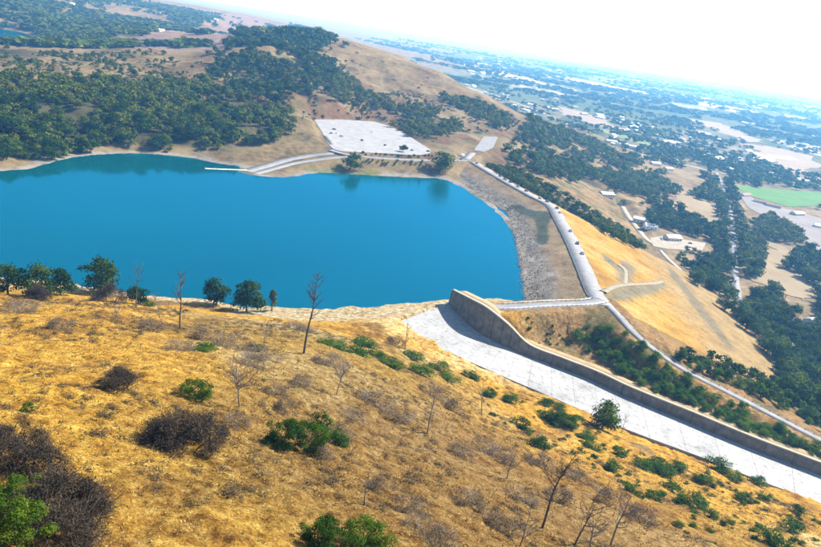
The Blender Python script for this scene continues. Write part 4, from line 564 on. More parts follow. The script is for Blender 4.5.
# candidate trees: x, y, z, height, kind-of-place
cand = []; scrub = []
def plant(key, step, h0, h1, seed, place, **k):
    p = scatter(RG[key], step, seed, **k); r = np.random.default_rng(seed+1)
    if place in ('valley', 'crest', 'parkwood', 'lowerright', 'roadwood'):                                    # stand on whichever is higher, land or dam face
        d, q = pdist(p[:, 0], p[:, 1], CR); i = np.clip(q.astype(int), 0, len(CR)-2)
        p[:, 2] = np.maximum(p[:, 2], np.where((q > .01) & (q < len(CR)-1.01), CR[i, 2]-np.clip(d-HW, 0, None)*.365, -99))
    for a in p: cand.append((*a, h0+(h1-h0)*r.beta(1.6, 1.8), place))
plant('farwood', 7.8, 4.5, 14, 1, 'farwood', thr=-.33, ns=34., edge=26.)
plant('hillwood', 9.5, 5, 16, 2, 'hillwood', thr=-.30, ns=36., edge=55.)
plant('ridgeoaks', 15, 4, 8, 3, 'ridge', thr=.0, ns=40.)
plant('flats', 14, 8, 14, 4, 'ridge', keep=.8)
for i, k in enumerate(('bluff1', 'bluff2', 'bluff3', 'bluff4')): plant(k, 8.5, 4, 12, 5+i, 'bluff', thr=-.4, ns=25., edge=12.)
plant('rightwood', 8.5, 6, 13, 10, 'valley', thr=-.10, ns=32., edge=25.)
plant('crestrow', 6.0, 4, 9, 11, 'crest', keep=.9)
for i, k in enumerate(('parkwood', 'laneright', 'laneleft', 'meadowtrees', 'rightedge', 'lowerright')): plant(k, 10. if k != 'lowerright' else 9., 8, 15, 20+i, k, thr=-.28 if k in ('parkwood', 'lowerright') else -.5, ns=30.)
plant('roadwood', 7., 4., 7.5, 33, 'roadwood', thr=-.35, ns=25.)
plant('midvalley', 17, 8, 13, 30, 'plain', thr=-.1, ns=70.)
plant('picnic', 8, 5, 9, 31, 'valley', keep=.6)
for i, (k, st, th) in enumerate((('bluffall', 7., -.08), ('grasshill', 24., .12), ('ridgeoaks', 10., .1))):
    for a in scatter(RG[k], st, 140+i, thr=th, ns=26.): scrub.append((*a[:2], a[2]-.2, rng.uniform(1., 4.), rng.uniform(1.6, 6.5)))
dist = [math.sqrt(c[0]**2+c[1]**2+(c[2]-130)**2)/c[3] for c in cand]
order = sorted(range(len(cand)), key=lambda i: dist[i])
near = set(order[:285])
TL = dict(farwood=('dark oak in the dense wood above the far shore', 'oaks of the wood above the far shore'), hillwood=('dark oak in the wood on the hilltop', 'oaks of the hilltop wood'), ridge=('scattered oak on the dry grassy ridge', 'oaks scattered on the dry ridge'), bluff=('oak on the brown bluff behind the car park', 'oaks on the bluff behind the car park'), valley=('green oak in the wood sloping down behind the crest road', 'oaks of the wood behind the crest road'), crest=('dark oak in the row beside the crest road', 'oaks in the row beside the crest road'), parkwood=('spreading oak around the valley car park and picnic ground', 'oaks around the valley car park'), laneright=('oak in the row along the field side of the straight lane', 'oaks on the field side of the lane'), laneleft=('oak in the row between the straight lane and the tan meadow', 'oaks between the lane and the meadow'), meadowtrees=('oak in the row between tan meadow and ploughed field', 'oaks between meadow and ploughed field'), rightedge=('oak beside the tan meadow, at the picture edge', 'oaks beside the meadow at the picture edge'), lowerright=('dark oak crowding the foot of the dam among pale roofs', 'oaks at the foot of the dam'), roadwood=('bushy oak below the service road, above the dam toe', 'oaks below the service road'), plain=('hazy tree on the valley floor beyond the crops', 'trees on the valley floor'))
def tree(name, loc, h, w, crown, trunk, label, cat='tree', group=None, rz=None):
    e = empty(name, loc, rng.uniform(0, 6.28) if rz is None else rz, (w, w, h)); tag(e, label, cat, group)
    obj('crown', crown, e); obj('trunk', trunk, e); return e
for i in near:
    x, y, z, h, pl = cand[i]; L = TL[pl]
    tree('oak_tree', (x, y, z-.15), h, h*rng.uniform(.9, 1.25), rng.choice(OAKN+OAKL), rng.choice(OAKT), L[0], 'tree', L[1])
def merge(name, items, arrs, m, label):
    """many small trees as one mass: items (x, y, z, h, w)"""
    Vs, Fs, b = [], [], 0; r = np.random.default_rng(5)
    for (x, y, z, h, w) in items:
        V, F_ = arrs[r.integers(len(arrs))]; a = r.uniform(0, 6.28); c, s_ = math.cos(a), math.sin(a)
        Vs.append(np.column_stack([(V[:, 0]*c-V[:, 1]*s_)*w+x, (V[:, 0]*s_+V[:, 1]*c)*w+y, V[:, 2]*h+z])); Fs.append(F_+b); b += len(V)
    if not Vs: return
    return tag(obj(name, mesh(name, np.vstack(Vs), np.vstack(Fs), m)), label, kind='stuff')
rest = [cand[i] for i in range(len(cand)) if i not in near]
for pl, nm, lb in (('farwood', 'woodland', 'dense dark wood covering the slope above the far shore'), ('hillwood', 'woodland', 'bluish wood over the hilltop behind the car park'), ('ridge', 'woodland', 'scattered trees along the dry ridge top'), ('bluff', 'woodland', 'bands of trees on the brown bluff'), ('valley', 'woodland', 'broad wood sloping to the valley behind the crest road'), ('parkwood', 'woodland', 'farther trees around the valley car park'), ('laneright', 'woodland', 'farther trees on the field side of the lane'), ('laneleft', 'woodland', 'farther trees between the lane and the meadow'), ('meadowtrees', 'woodland', 'farther trees of the row by the ploughed field'), ('rightedge', 'woodland', 'farther trees beside the tan meadow'), ('roadwood', 'woodland', 'farther trees below the service road'), ('lowerright', 'woodland', 'farther trees at the foot of the dam'), ('crest', 'woodland', 'far end of the tree row beside the crest road'), ('plain', 'woodland', 'hazy belt of trees on the valley floor')):
    it = [(c[0], c[1], c[2]-.3, c[3], c[3]*1.1) for c in rest if c[4] == pl]
    big = [q for q in it if math.hypot(q[0], q[1]) < 1150]; far_ = [q for q in it if math.hypot(q[0], q[1]) >= 1150]
    merge(nm, big, WOODA, M['wood'], lb)
    if far_: merge(nm, far_, WOODB, M['wood'], 'farther and hazier part of the '+lb if False else lb+', its distant part')
merge('far_scrub', scrub, WOODB, M['wood'], 'low scrub dotted over the dry bluff and far grass hills')
# the plain and the far hills: tens of thousands of trees as one mass
def far_mass(n, seed, rmin, rmax, az0, az1, zlo, zhi, thr, ns, h0, h1, w0):
    r = np.random.default_rng(seed); rr = rmin*(rmax/rmin)**(r.uniform(0, 1, n)**.85); az = np.radians(r.uniform(az0, az1, n)); x = rr*np.sin(az); y = rr*np.cos(az)
    m = fbm(x/ns, y/(ns*.8), seed, 4) > thr; x, y = x[m], y[m]
    for k in G['fields']:
        L = np.array(G['fields'][k])[:, :2]; m = ~inside(x, y, L)
        if k[:2] in ('wh', 'pa'): m |= r.uniform(0, 1, len(x)) < .4
        x, y = x[m], y[m]
    for k in ('highway', 'lane'):
        m = pdist(x, y, RD[k])[0] > 14; x, y = x[m], y[m]
    m = ~inside(x, y, np.array(PL['cleared'])) | (fbm(x/60, y/60, 99, 2) > .45); x, y = x[m], y[m]
    m = ~inside(x, y, FARLAKE) & (pdist(x, y, np.vstack([FARLAKE, FARLAKE[:1]]))[0] > 12); x, y = x[m], y[m]
    z = ground(x, y); m = (z > zlo) & (z < zhi); x, y, z = x[m], y[m], z[m]
    h = r.uniform(h0, h1, len(x)); w = h*w0*r.uniform(.8, 1.5, len(x))
    return list(zip(x, y, z-.5, h, w))
TINY = [crown_arr(280+i, 3, 11, .34, 1.2, .0, 1., .42) for i in range(6)]
merge('valley_trees', far_mass(5200, 61, 1350, 3200, 4, 42, -70, -38, .03, 90, 7, 13, 1.25), WOODB, M['wood'], 'countless trees among the fields and houses of the near valley')
merge('valley_trees', far_mass(15000, 62, 3000, 11000, -12, 44, -70, -25, .07, 260, 9, 16, 2.2), TINY, M['wood'], 'blue haze of trees across the far valley')
merge('hill_trees', far_mass(9000, 63, 1250, 4200, -40, -10, 3, 200, -.22, 230, 8, 14, 1.5), TINY, M['wood'], 'blue wooded hills beyond the small arm of water')
# ------------------------- named trees by the water and the ramps
SL = ['green oak by the water, at the left edge of the picture', 'second green oak from the left edge, among grey brush by the water', 'low wide oak beside the large round oak by the water', 'large round green oak alone at the near waterside', 'small dark oak beside a bare snag by the water', 'first of three trees in a row by the water, behind the tall snag', 'broad dark round tree in the middle of the waterside row', 'small pale pointed tree closest to the tall snag']
for i, (x, y, h, w) in enumerate(PL['shoretree']):
    if i == 7: tree('grey_pine', (x, y, gz1(x, y)-.1), h*1.05, h*1.0, PINEN[0], OAKT[0], SL[i])
    else: tree('oak_tree', (x, y, gz1(x, y)-.2), h*1.05, w*1.05, OAKL[i % 4], OAKT[i % 4], SL[i], group='trees along the near waterside')
for (x, y, h, w), lb in zip(PL['singles'], ('round dark tree at the foot of the boat ramp road', 'dark bushy tree where the shore meets the dam', 'small dark tree standing in the car park', 'lone dark tree on the skyline of the grass hill', 'small dark oak at the bend of the service road')):
    tree('oak_tree', (x, y, gz1(x, y)-.2), h, w, rng.choice(OAKN), OAKT[1], lb)
x, y, h, w = PL['chutetree'][0]; tree('grey_pine', (x, y, gz1(x, y)-.2), h, w*1.4, OAKN[3], OAKT[2], 'grey green tree at the edge of the white spillway chute')
# ------------------------- snags: bare dead trees, trunk and limbs each a part
def snag(loc, h, w, seed, m, label, dense=1., lean=.03):
    r = random.Random(seed); e = empty('dead_tree', loc, 0); tag(e, label, 'dead tree', 'dead trees on the golden hillside')
    tr = MB(); p = np.array([0, 0, -.4]); pts = [p]; d = np.array([r.uniform(-lean, lean), r.uniform(-lean, lean), 1.])
    nseg = 7; r0 = h*.011+.04
    for k in range(nseg):
        d = d+np.array([r.uniform(-.09, .09), r.uniform(-.09, .09), 0]); q = pts[-1]+unit(d)*h/nseg; pts.append(q)
    for k in range(nseg): tr.tube(pts[k], pts[k+1], r0*(1-k/nseg)**.8+.03, r0*(1-(k+1)/nseg)**.8+.025, 7)
    obj('trunk', tr.mesh('trunk', m), e)
    nb = int(9*dense); top_ = dense > 2
    for k in range(nb):
        t = r.uniform(.25, .97) if not top_ else 1-.55*r.random()**1.4*.99-.01; s_ = t*nseg; i = min(int(s_), nseg-1); b0 = pts[i]+(pts[i+1]-pts[i])*(s_-i); a = r.uniform(0, 6.28)
        L = w*.62*(1.15-t*.65)*r.uniform(.6, 1.2); b = MB(); cur = b0; dr = np.array([math.cos(a), math.sin(a), r.uniform(.35, 1.1)]); rad = r0*.42*(1-t*.6)+.025
        for s2 in range(4):
            dr = dr+np.array([r.uniform(-.25, .25), r.uniform(-.25, .25), r.uniform(-.05, .25)]); nx = cur+unit(dr)*L/4; b.tube(cur, nx, rad*(1-s2/4)+.015, rad*(1-(s2+1)/4)+.012, 4)
            for s3 in range(3):
                a2 = r.uniform(0, 6.28); tw = unit(dr+np.array([math.cos(a2), math.sin(a2), r.uniform(-.2, .8)]))*L*r.uniform(.14, .34); md = cur+(nx-cur)*r.uniform(.2, 1)
                b.tube(md, md+tw, rad*.3+.010, .008, 3)
                for s4 in range(3):
                    tq = unit(tw+np.array([r.uniform(-1, 1), r.uniform(-1, 1), r.uniform(-.2, .9)])*np.linalg.norm(tw)*.9)*L*r.uniform(.06, .16); mq = md+tw*r.uniform(.3, 1); b.tube(mq, mq+tq, .016, .007, 3)
                tw2 = unit(tw+np.array([r.uniform(-.5, .5)*L*.3, r.uniform(-.5, .5)*L*.3, L*.06]))*L*.13; b.tube(md+tw*.6, md+tw*.6+tw2, .022, .01, 3)
            cur = nx
        obj('branch', b.mesh('branch', m), e)
    return e
SN = ['tall scorched snag against the blue water', 'bare twiggy snag by the water beside a dark oak', 'forked bare snag on the ridge crest above the water', 'pale spreading dead tree amid the golden slope', 'thin leaning dead tree on the slope, above the rust patch', 'bare snag on the slope just below the spillway chute', 'large bare dead tree at the foot of the slope', 'crooked dead tree cut by the bottom edge', 'small dead sapling between the two bare trees', 'slim bare sapling at the corner of the spillway apron', 'twiggy dead tree beside the large bare one at the bottom', 'short bare stub among waterside brush', 'thin bare pole beside the forked snag', 'small dead tree above the two green bushes at the bottom', 'thin dead sapling next to the crooked one at the bottom', 'tiny bare sapling at the rim of the chute', 'dead sapling at the bottom edge, left of the large bare tree', 'short dead tree left of the tall snag', 'low pale dead tree on open grass below the tall snag']
for i, (x, y, h, w) in enumerate(PL['snag']):
    snag((x, y, gz1(x, y)), h, w*1.1, 500+i, M['burnt'] if i in (0, 1, 2, 6, 10) else M['deadwood'], SN[i], 2.6 if i == 0 else 1.7 if i in (3, 6, 18, 2) else .9, .02 if i == 0 else .16)
# ------------------------- grey brush: dense tangles of leafless twigs
def twigs(seed, n, m, wid=1., kl=1., kw=1.):
    """leafless crown: short thin twigs filling several uneven lobes"""
    r = np.random.default_rng(seed); k = 24; a = r.uniform(0, 6.28, k); q = np.sqrt(r.uniform(0, 1, k))*.50*wid
    ct = np.column_stack([np.cos(a)*q, np.sin(a)*q, r.uniform(.15, .62, k)*(1-.6*(q/.5)**2)]); rl = r.uniform(.07, .24, k); i = r.choice(k, n, p=rl**2/(rl**2).sum())
    d = r.normal(0, 1, (n, 3)); d /= np.linalg.norm(d, axis=1)[:, None]; o = ct[i]+d*(rl[i]*r.uniform(.25, 1.1, n))[:, None]*[1, 1, .85]; o[:, 2] = np.abs(o[:, 2])
    e = d*.6+r.normal(0, .7, (n, 3))+[0, 0, .35]; e /= np.linalg.norm(e, axis=1)[:, None]; L = kl*r.uniform(.03, .11, n)[:, None]
    s = np.cross(e, r.normal(0, 1, (n, 3))); s /= np.linalg.norm(s, axis=1)[:, None]; wv = kw*r.uniform(.005, .014, n)[:, None]
    V = np.stack([o-s*wv, o+s*wv, o+e*L+s*wv*.3, o+e*L-s*wv*.3], 1)
    return mesh('twigs', V.reshape(-1, 3), np.arange(4*n).reshape(n, 4), m)
def stems(seed, m, wid=1.):
    r = random.Random(seed); b = MB()
    for k in range(12):
        a = r.uniform(0, 6.28); p = np.array([r.uniform(-.2, .2)*wid, r.uniform(-.2, .2)*wid, -.08]); q = p+np.array([math.cos(a)*.2*wid, math.sin(a)*.2*wid, .32]); b.tube(p, q, .012, .007, 4)
        for s_ in range(3):
            a2 = a+r.uniform(-1.2, 1.2); b.tube(q-[0, 0, .05*s_], q+np.array([math.cos(a2)*.25*wid, math.sin(a2)*.25*wid, r.uniform(.05, .2)]), .006, .003, 3)
    return b.mesh('stems', m)
BRD = [twigs(600+i, 15000, M['twig'], 1.15, .5, .45) for i in range(4)]; BRL = [twigs(620+i, 3200, M['twiglight'], 1.15, .8, .6) for i in range(4)]
BST = [stems(640+i, M['twig'], 1.15) for i in range(3)]; BSL = [stems(650+i, M['deadwood'], 1.15) for i in range(3)]
BN = {0: 'large dark thicket of leafless brush in the middle of the golden slope', 1: 'left lobe of the dark brush on the middle of the slope', 2: 'right lobe of the dark brush on the middle of the slope', 3: 'big grey brush tangle in the lower corner', 4: 'grey brush at the picture edge above the corner thicket', 5: 'pale tipped brush on the outer side of the corner thicket', 6: 'dark brush at the picture edge, highest of the corner brush', 7: 'grey brush at the bottom edge beside the green corner bush', 8: 'round grey dead bush alone on open golden grass'}
for i, (x, y, h, w) in enumerate(PL['brush']):
    dk = i < 9 or i in (27, 28); e = empty('brush', (x, y, gz1(x, y)-.05), rng.uniform(0, 6.28), (w*.80*(1.25 if 3 <= i <= 7 else 1), w*.80*(1.25 if 3 <= i <= 7 else 1), h*(1.4 if 3 <= i <= 7 else 1.15)))
    if i in BN: tag(e, BN[i], 'brush')
    else: tag(e, 'low grey leafless brush scattered on the golden slope', 'brush', 'grey brush scattered on the slope')
    obj('twigs', (BRD if dk else BRL)[i % 4], e)['kind'] = 'stuff'; obj('stems', (BST if dk else BSL)[i % 3], e)
# ------------------------- green shrubs
GN = {0: 'green bush left of the pair amid the golden slope', 1: 'fuller green bush of the pair amid the golden slope', 4: 'dark round bush at the bottom edge, left of a brighter one', 5: 'bright green bush at the bottom edge', 7: 'green bush in the bottom corner under the grey thicket', 8: 'dull green bush between grey brush at the picture edge', 6: 'low dark green bush behind the dark thicket', 9: 'small yellowish bush alone on the upper golden slope', 18: 'low wide green shrub nearest to the chute bend'}
def shrub(name, x, y, h, w, label, group=None, z=None, fine=False):
    e = empty(name, (x, y, (gz1(x, y) if z is None else z)-.08), rng.uniform(0, 6.28), (w*.60, w*.60, h)); tag(e, label, 'shrub', group)
    obj('foliage', rng.choice(SHRF if fine else SHRB if group and 'service road' in group else SHR), e); obj('stem', rng.choice(STEM), e)
for i, (x, y, h, w) in enumerate(PL['greenshrub']):
    if i in GN: shrub('shrub', x, y, h*1.05, w*1.1, GN[i], fine=True)
    else: shrub('shrub', x, y, h*.72, w*1.25, 'low green shrub on the golden slope above the spillway chute', 'green shrubs on the golden slope')
k_ = 0
low = []
for p in scatter(RG['chuteslope'], 6.5, 71, thr=.12, ns=22.):
    h = rng.uniform(.5, 1.3)
    if h < .95: low.append((*p[:2], p[2]-.1, h, h*1.6)); continue
    shrub('shrub', p[0], p[1], h, h*rng.uniform(1.9, 3.0), 'low green shrub on the golden slope above the spillway chute', 'green shrubs on the golden slope', p[2]); k_ += 1
pts = [('spillshrub', q) for q in scatter(RG['spillshrub'], 2.9, 72, keep=.92, thr=-.5, ns=18.)]+[('roadshrub', q) for q in scatter(RG['roadshrub'], 5.2, 73, keep=.8, thr=-.4, ns=18.)]+[('berm', q) for q in scatter(RG['berm'], 3.4, 74, thr=.05, ns=9.)]+[('lotshrub', q) for q in scatter(RG['lotshrub'], 5., 75, keep=.8)]+[('lotstrip', q) for q in np.vstack([scatter(RG['lotstrip'], 5., 78, keep=.75)])]
SG = dict(spillshrub=('leafy green bush between the spillway wall and the service road', 'bushes between the spillway wall and the service road'), roadshrub=('green bush on the far side of the service road', 'bushes beyond the service road'), berm=('brownish bush on the bank under the spillway road', 'bushes on the bank under the spillway road'), lotstrip=('small bush on the planted edge of the upper car park', 'bushes along the edge of the car park'), lotshrub=('small bush on the strip between access road and shore', 'bushes on the strip below the car park'))
sm = []
for k, q in pts:
    if k in ('spillshrub', 'roadshrub'): h = rng.uniform(1.6, 4.2)*(1.25 if rng.random() < .25 else 1)
    elif k == 'berm': h = rng.uniform(.8, 1.8)
    else: h = rng.uniform(1.5, 3.)
    if k in ('spillshrub', 'roadshrub') and h < 3.0 or k == 'lotshrub' and h < 2.2: sm.append((q[0], q[1], q[2]-.1, h, h*1.3)); continue
    shrub('shrub', q[0], q[1], h, h*rng.uniform(1.2, 1.7), SG[k][0], SG[k][1], q[2])
merge('undergrowth', sm, [crown_arr(440+i, 12, 520, .062, 1.6, -.08, 1., .34) for i in range(4)], M['shrubbright'], 'smaller bushes filling in along the service road and car park')
merge('low_scrub', low, [crown_arr(430+i, 9, 260, .09, 1.6, -.05, 1., .36) for i in range(4)], M['shrub'], 'smallest green scrub dotted over the slope above the chute')
# ------------------------- dry weeds: knee-high brown clumps nobody could count
M['weed'] = noisy('dry_weeds', (.030, .021, .012), (.075, .050, .022), .35, .95, c=(.15, .115, .045))
r = np.random.default_rng(79); n = 6000; az = np.radians(r.uniform(-42, 42, n)); rr = np.sqrt(r.uniform(45**2, 270**2, n)); x = rr*np.sin(az); y = rr*np.cos(az)
ok = (fbm(x/24, y/24, 83, 3)+.18*sstep(120, 180, rr) > .02) & ~inside(x, y, CHUTE) & (pdist(x, y, EDGE)[0] > 1.5) & (pdist(x, y, TOP)[0] > 6) & ~inside(x, y, SHPOLY) & (pdist(x, y, SHORE)[0] > 14); x, y = x[ok], y[ok]; z = ground(x, y)
def weed_arr(seed):
    q = np.random.default_rng(seed); m = 130; d = q.normal(0, 1, (m, 3)); d[:, 2] = np.abs(d[:, 2]); d /= np.linalg.norm(d, axis=1)[:, None]; c = d*q.uniform(.1, .5, m)[:, None]*[1.3, 1.3, 1.]+q.normal(0, .12, (m, 3))*[1, 1, 0]; c[:, 2] = np.abs(c[:, 2])
    return cards(c, d, .034, q, 2.6)
it = [(a, b, c-.03, h, h*r.uniform(1., 2.2)) for a, b, c, h in zip(x, y, z, r.uniform(.4, 1.5, len(x))**1.0)]
merge('dry_weeds', it, [weed_arr(90+i) for i in range(6)], M['weed'], 'brown dry weeds scattered thickly over the golden slope')
M['straw'] = noisy('straw_bunches', (.28, .17, .035), (.42, .28, .07), .6, .95, c=(.52, .40, .16))
r = np.random.default_rng(87); n = 9000; az = np.radians(r.uniform(-42, 42, n)); rr = np.sqrt(r.uniform(45**2, 230**2, n)); x = rr*np.sin(az); y = rr*np.cos(az)
ok = (fbm(x/15, y/15, 89, 3) > -.1) & ~inside(x, y, CHUTE) & (pdist(x, y, EDGE)[0] > 1.5) & (pdist(x, y, TOP)[0] > 6) & ~inside(x, y, SHPOLY) & (pdist(x, y, SHORE)[0] > 12); x, y = x[ok], y[ok]; z = ground(x, y)
def bunch(seed):
    q = np.random.default_rng(seed); m = 16; a = q.uniform(0, 6.28, m); o = np.column_stack([np.cos(a), np.sin(a), 0*a])*q.uniform(.05, .3, m)[:, None]; tp = o*2.2+np.column_stack([0*a, 0*a, q.uniform(.5, 1., m)]); s_ = np.column_stack([-np.sin(a), np.cos(a), 0*a])*.10
    return np.stack([o-s_, o+s_, tp+s_*.4, tp-s_*.4], 1).reshape(-1, 3), np.arange(4*m).reshape(m, 4)
merge('straw_bunches', [(a, b, c-.04, h, h*1.5) for a, b, c, h in zip(x, y, z, r.uniform(.15, .42, len(x)))], [bunch(95+i) for i in range(6)], M['straw'], 'bunches of standing straw all over the golden slope')
# ------------------------- dry grass tufts and litter over the golden hill
r = np.random.default_rng(77); n = 90000
az = np.radians(r.uniform(-44, 44, n)); rr = np.sqrt(r.uniform(40**2, 215**2, n)); x = rr*np.sin(az); y = rr*np.cos(az)
ok = (fbm(x/7, y/7, 81, 3) > -.25) & ~inside(x, y, CHUTE) & (pdist(x, y, EDGE)[0] > 1.2) & (pdist(x, y, TOP)[0] > 6); x, y = x[ok], y[ok]; z = ground(x, y); ok = (z > -22) & ~inside(x, y, CHUTE); x, y, z = x[ok], y[ok], z[ok]
V, F_ = cards(np.column_stack([x, y, z+r.uniform(.0, .10, len(x))]), np.tile([0., -.1, 1.3], (len(x), 1)), .085, r, 1.4)
tag(obj('dry_grass', mesh('dry_grass', V, F_, M['tuft'])), 'dry golden grass tufts covering the near hillside', kind='stuff')
# ---------------------------------------------------------------- rock patches and tracks on the dam faces
def df(up): return lambda x, y: dam_surface(x, y, up)
def rough_edge(P, amp=1.2):
    L = smooth(P+[P[0]], 7)[:-1]; return L+np.stack([fbm(L[:, 0]/3.1, L[:, 1]/3.1, 5, 3), fbm(L[:, 0]/3.1, L[:, 1]/3.1, 6, 3)], 1)*amp*1.6
def patch(name, P, m, up, off, step=5.): 
    me = drape(name, rough_edge(P), m, off, step, df(up)); return child_world(name, me, dam)
M['bench'] = noisy('bench_gravel', (.20, .18, .13), (.28, .25, .19), .3, .95, .4, 3.)
for k, w in (('faceroad', 2.1), ('faceroad2', 1.7)):
    L = smooth(PL[k], 5); L3 = np.column_stack([L, dam_surface(L[:, 0], L[:, 1], False)+.45]); child_world('bench_track', strip('bench_track', L3, w, M['bench'], .9), dam)
# riprap stones proud of the face, along the waterline
r = np.random.default_rng(31); n = 5200; ii = r.integers(2, len(CR)-2, n); tt = np.clip(r.normal(33, 6, n), 21, 46)
base = np.array([(-1, -1, -1), (1, -1, -1), (1, 1, -1), (-1, 1, -1), (-.6, -.7, 1), (.7, -.6, 1), (.6, .7, 1), (-.7, .6, 1)], float)
Vs = []
for i, t_ in zip(ii, tt):
    p = CR[i, :2]-NR[i]*t_+r.normal(0, 1, 2); z = CR[i, 2]-(t_-HW)*.285; a = r.uniform(0, 6.28); s_ = r.uniform(.12, .36)*np.array([1, r.uniform(.6, 1), r.uniform(.5, .9)])
    v = base*s_*(1+r.uniform(-.25, .25, (8, 3))); c, q = math.cos(a), math.sin(a); Vs.append(np.column_stack([v[:, 0]*c-v[:, 1]*q+p[0], v[:, 0]*q+v[:, 1]*c+p[1], v[:, 2]+z+.15]))
BF = np.array(BOXF); F_ = (BF[None]+8*np.arange(n)[:, None, None]).reshape(-1, 4)
rp = child_world('riprap_stones', mesh('riprap_stones', np.vstack(Vs), F_, M['riprap']), dam); rp['kind'] = 'stuff'
# ---------------------------------------------------------------- guard rails
def rail(name, L, label, gap=3., h=.95, m='metal', z0=0.):
    L = np.array(L); seg = np.r_[0, np.cumsum(np.linalg.norm(np.diff(L, axis=0), axis=1))]; s_ = np.arange(0, seg[-1], gap)
    P = np.column_stack([np.interp(s_, seg, L[:, k]) for k in range(3)]); e = empty(name, tuple(P[0])); tag(e, label, 'guard rail')
    pm = MB().box(-.09, .09, -.09, .09, -.3, h).mesh('post', M['post'])
    for p in P: obj('post', pm, e, tuple(p-P[0]))
    b = MB()
    for i in range(len(P)-1):
        for zz in (h*.55, h*.95): b.tube(P[i]-P[0]+[0, 0, zz], P[i+1]-P[0]+[0, 0, zz], .06, .06, 4)
    obj('rail', b.mesh('rail', M[m]), e)
def off(L, d, dz=0.):
    L = np.array(L); T_ = np.gradient(L[:, :2], axis=0); T_ /= np.linalg.norm(T_, axis=1)[:, None]; return np.column_stack([L[:, :2]+np.stack([-T_[:, 1], T_[:, 0]], 1)*d, L[:, 2]+dz])
sp_ = RD['spill']; rail('guard_rail', off(sp_, 3.3), 'low post and rail on the near edge of the spillway road'); rail('guard_rail', off(sp_, -3.3)[2:], 'low post and rail on the water side of the spillway road')
rail('guard_rail', off(CR, -4.9)[6:-12:4], 'low rail along the water side of the dam crest road', 3.6)
rail('guard_rail', off(RD['service'], 2.2)[4:], 'low rail on the downhill side of the service road', 4.)
# parapet kerb on the water side of the crest
child_world('parapet', strip('parapet', off(CR, -5.15, .35)[4:-10], .22, M['post'], .6), dam)
# ---------------------------------------------------------------- cars
PAINT = {}
for nm, c in (('white', (.75, .75, .75)), ('silver', (.42, .43, .44)), ('black', (.02, .02, .022)), ('blue', (.03, .07, .20)), ('red', (.30, .02, .02)), ('grey', (.14, .14, .15))):
    t = NT('paint_'+nm); t.col(c); t.rough(.3); t.b.inputs['Coat Weight'].default_value = .6; t.b.inputs['Metallic'].default_value = .1; PAINT[nm] = t.m
t = NT('car_glass'); t.col((.02, .03, .04)); t.rough(.08); M['cglass'] = t.m
t = NT('tyre'); t.col((.02, .02, .02)); t.rough(.9); M['tyre'] = t.m
t = NT('headlight'); t.col((.7, .7, .7)); t.rough(.2); M['lamp'] = t.m
def car_meshes(m):
    prof = [(-2.15, .32), (-2.2, .62), (-2.1, .88), (-1.35, .98), (1.25, .98), (2.05, .90), (2.2, .65), (2.15, .32)]   # lower body outline
    b = MB(); V = [(x, s_*(.86 if .3 < z < .8 else .80), z) for s_ in (-1, 1) for x, z in prof]; n = len(prof)
    b.add(V, [tuple(range(n)), tuple(range(2*n-1, n-1, -1))]+[(i, i+n, (i+1) % n+n, (i+1) % n) for i in range(n)])
    b.add([(-.9, -.62, 1.44), (.75, -.62, 1.44), (.75, .62, 1.44), (-.9, .62, 1.44), (-.95, -.60, 1.49), (.6, -.60, 1.49), (.6, .60, 1.49), (-.95, .60, 1.49)], BOXF)
    body = b.mesh('body', m)
    g = MB().add([(-1.55, -.76, .97), (1.45, -.76, .97), (1.45, .76, .97), (-1.55, .76, .97), (-.95, -.60, 1.45), (.75, -.60, 1.45), (.75, .60, 1.45), (-.95, .60, 1.45)], BOXF).mesh('windows', M['cglass'])
    return body, g
wh = MB().tube((0, -.11, 0), (0, .11, 0), .33, .33, 12, True).mesh('wheel', M['tyre']); hub = MB().tube((0, -.118, 0), (0, .118, 0), .19, .19, 8, True).mesh('rim', M['metal'])
hl = MB().box(-.04, .04, -.16, .16, -.08, .08).mesh('headlight', M['lamp'])
CM = {k: car_meshes(v) for k, v in PAINT.items()}
def car(loc, rz, colr, label, group):
    e = empty('parked_car', loc, rz); tag(e, label, 'car', group); b, g = CM[colr]; obj('body', b, e); obj('windows', g, e)
    for sx in (-1.35, 1.35):
        for sy in (-.78, .78): w_ = obj('wheel', wh, e, (sx, sy, .33)); obj('rim', hub, w_)
    for sy in (-.6, .6): obj('headlight', hl, e, (2.19, sy, .68))
cols = ['black', 'white', 'blue', 'silver', 'grey', 'white', 'black', 'silver', 'red', 'white', 'grey', 'silver', 'black', 'white', 'silver', 'grey', 'blue', 'white', 'silver', 'black', 'white', 'grey', 'silver', 'white', 'black', 'white', 'silver', 'blue']
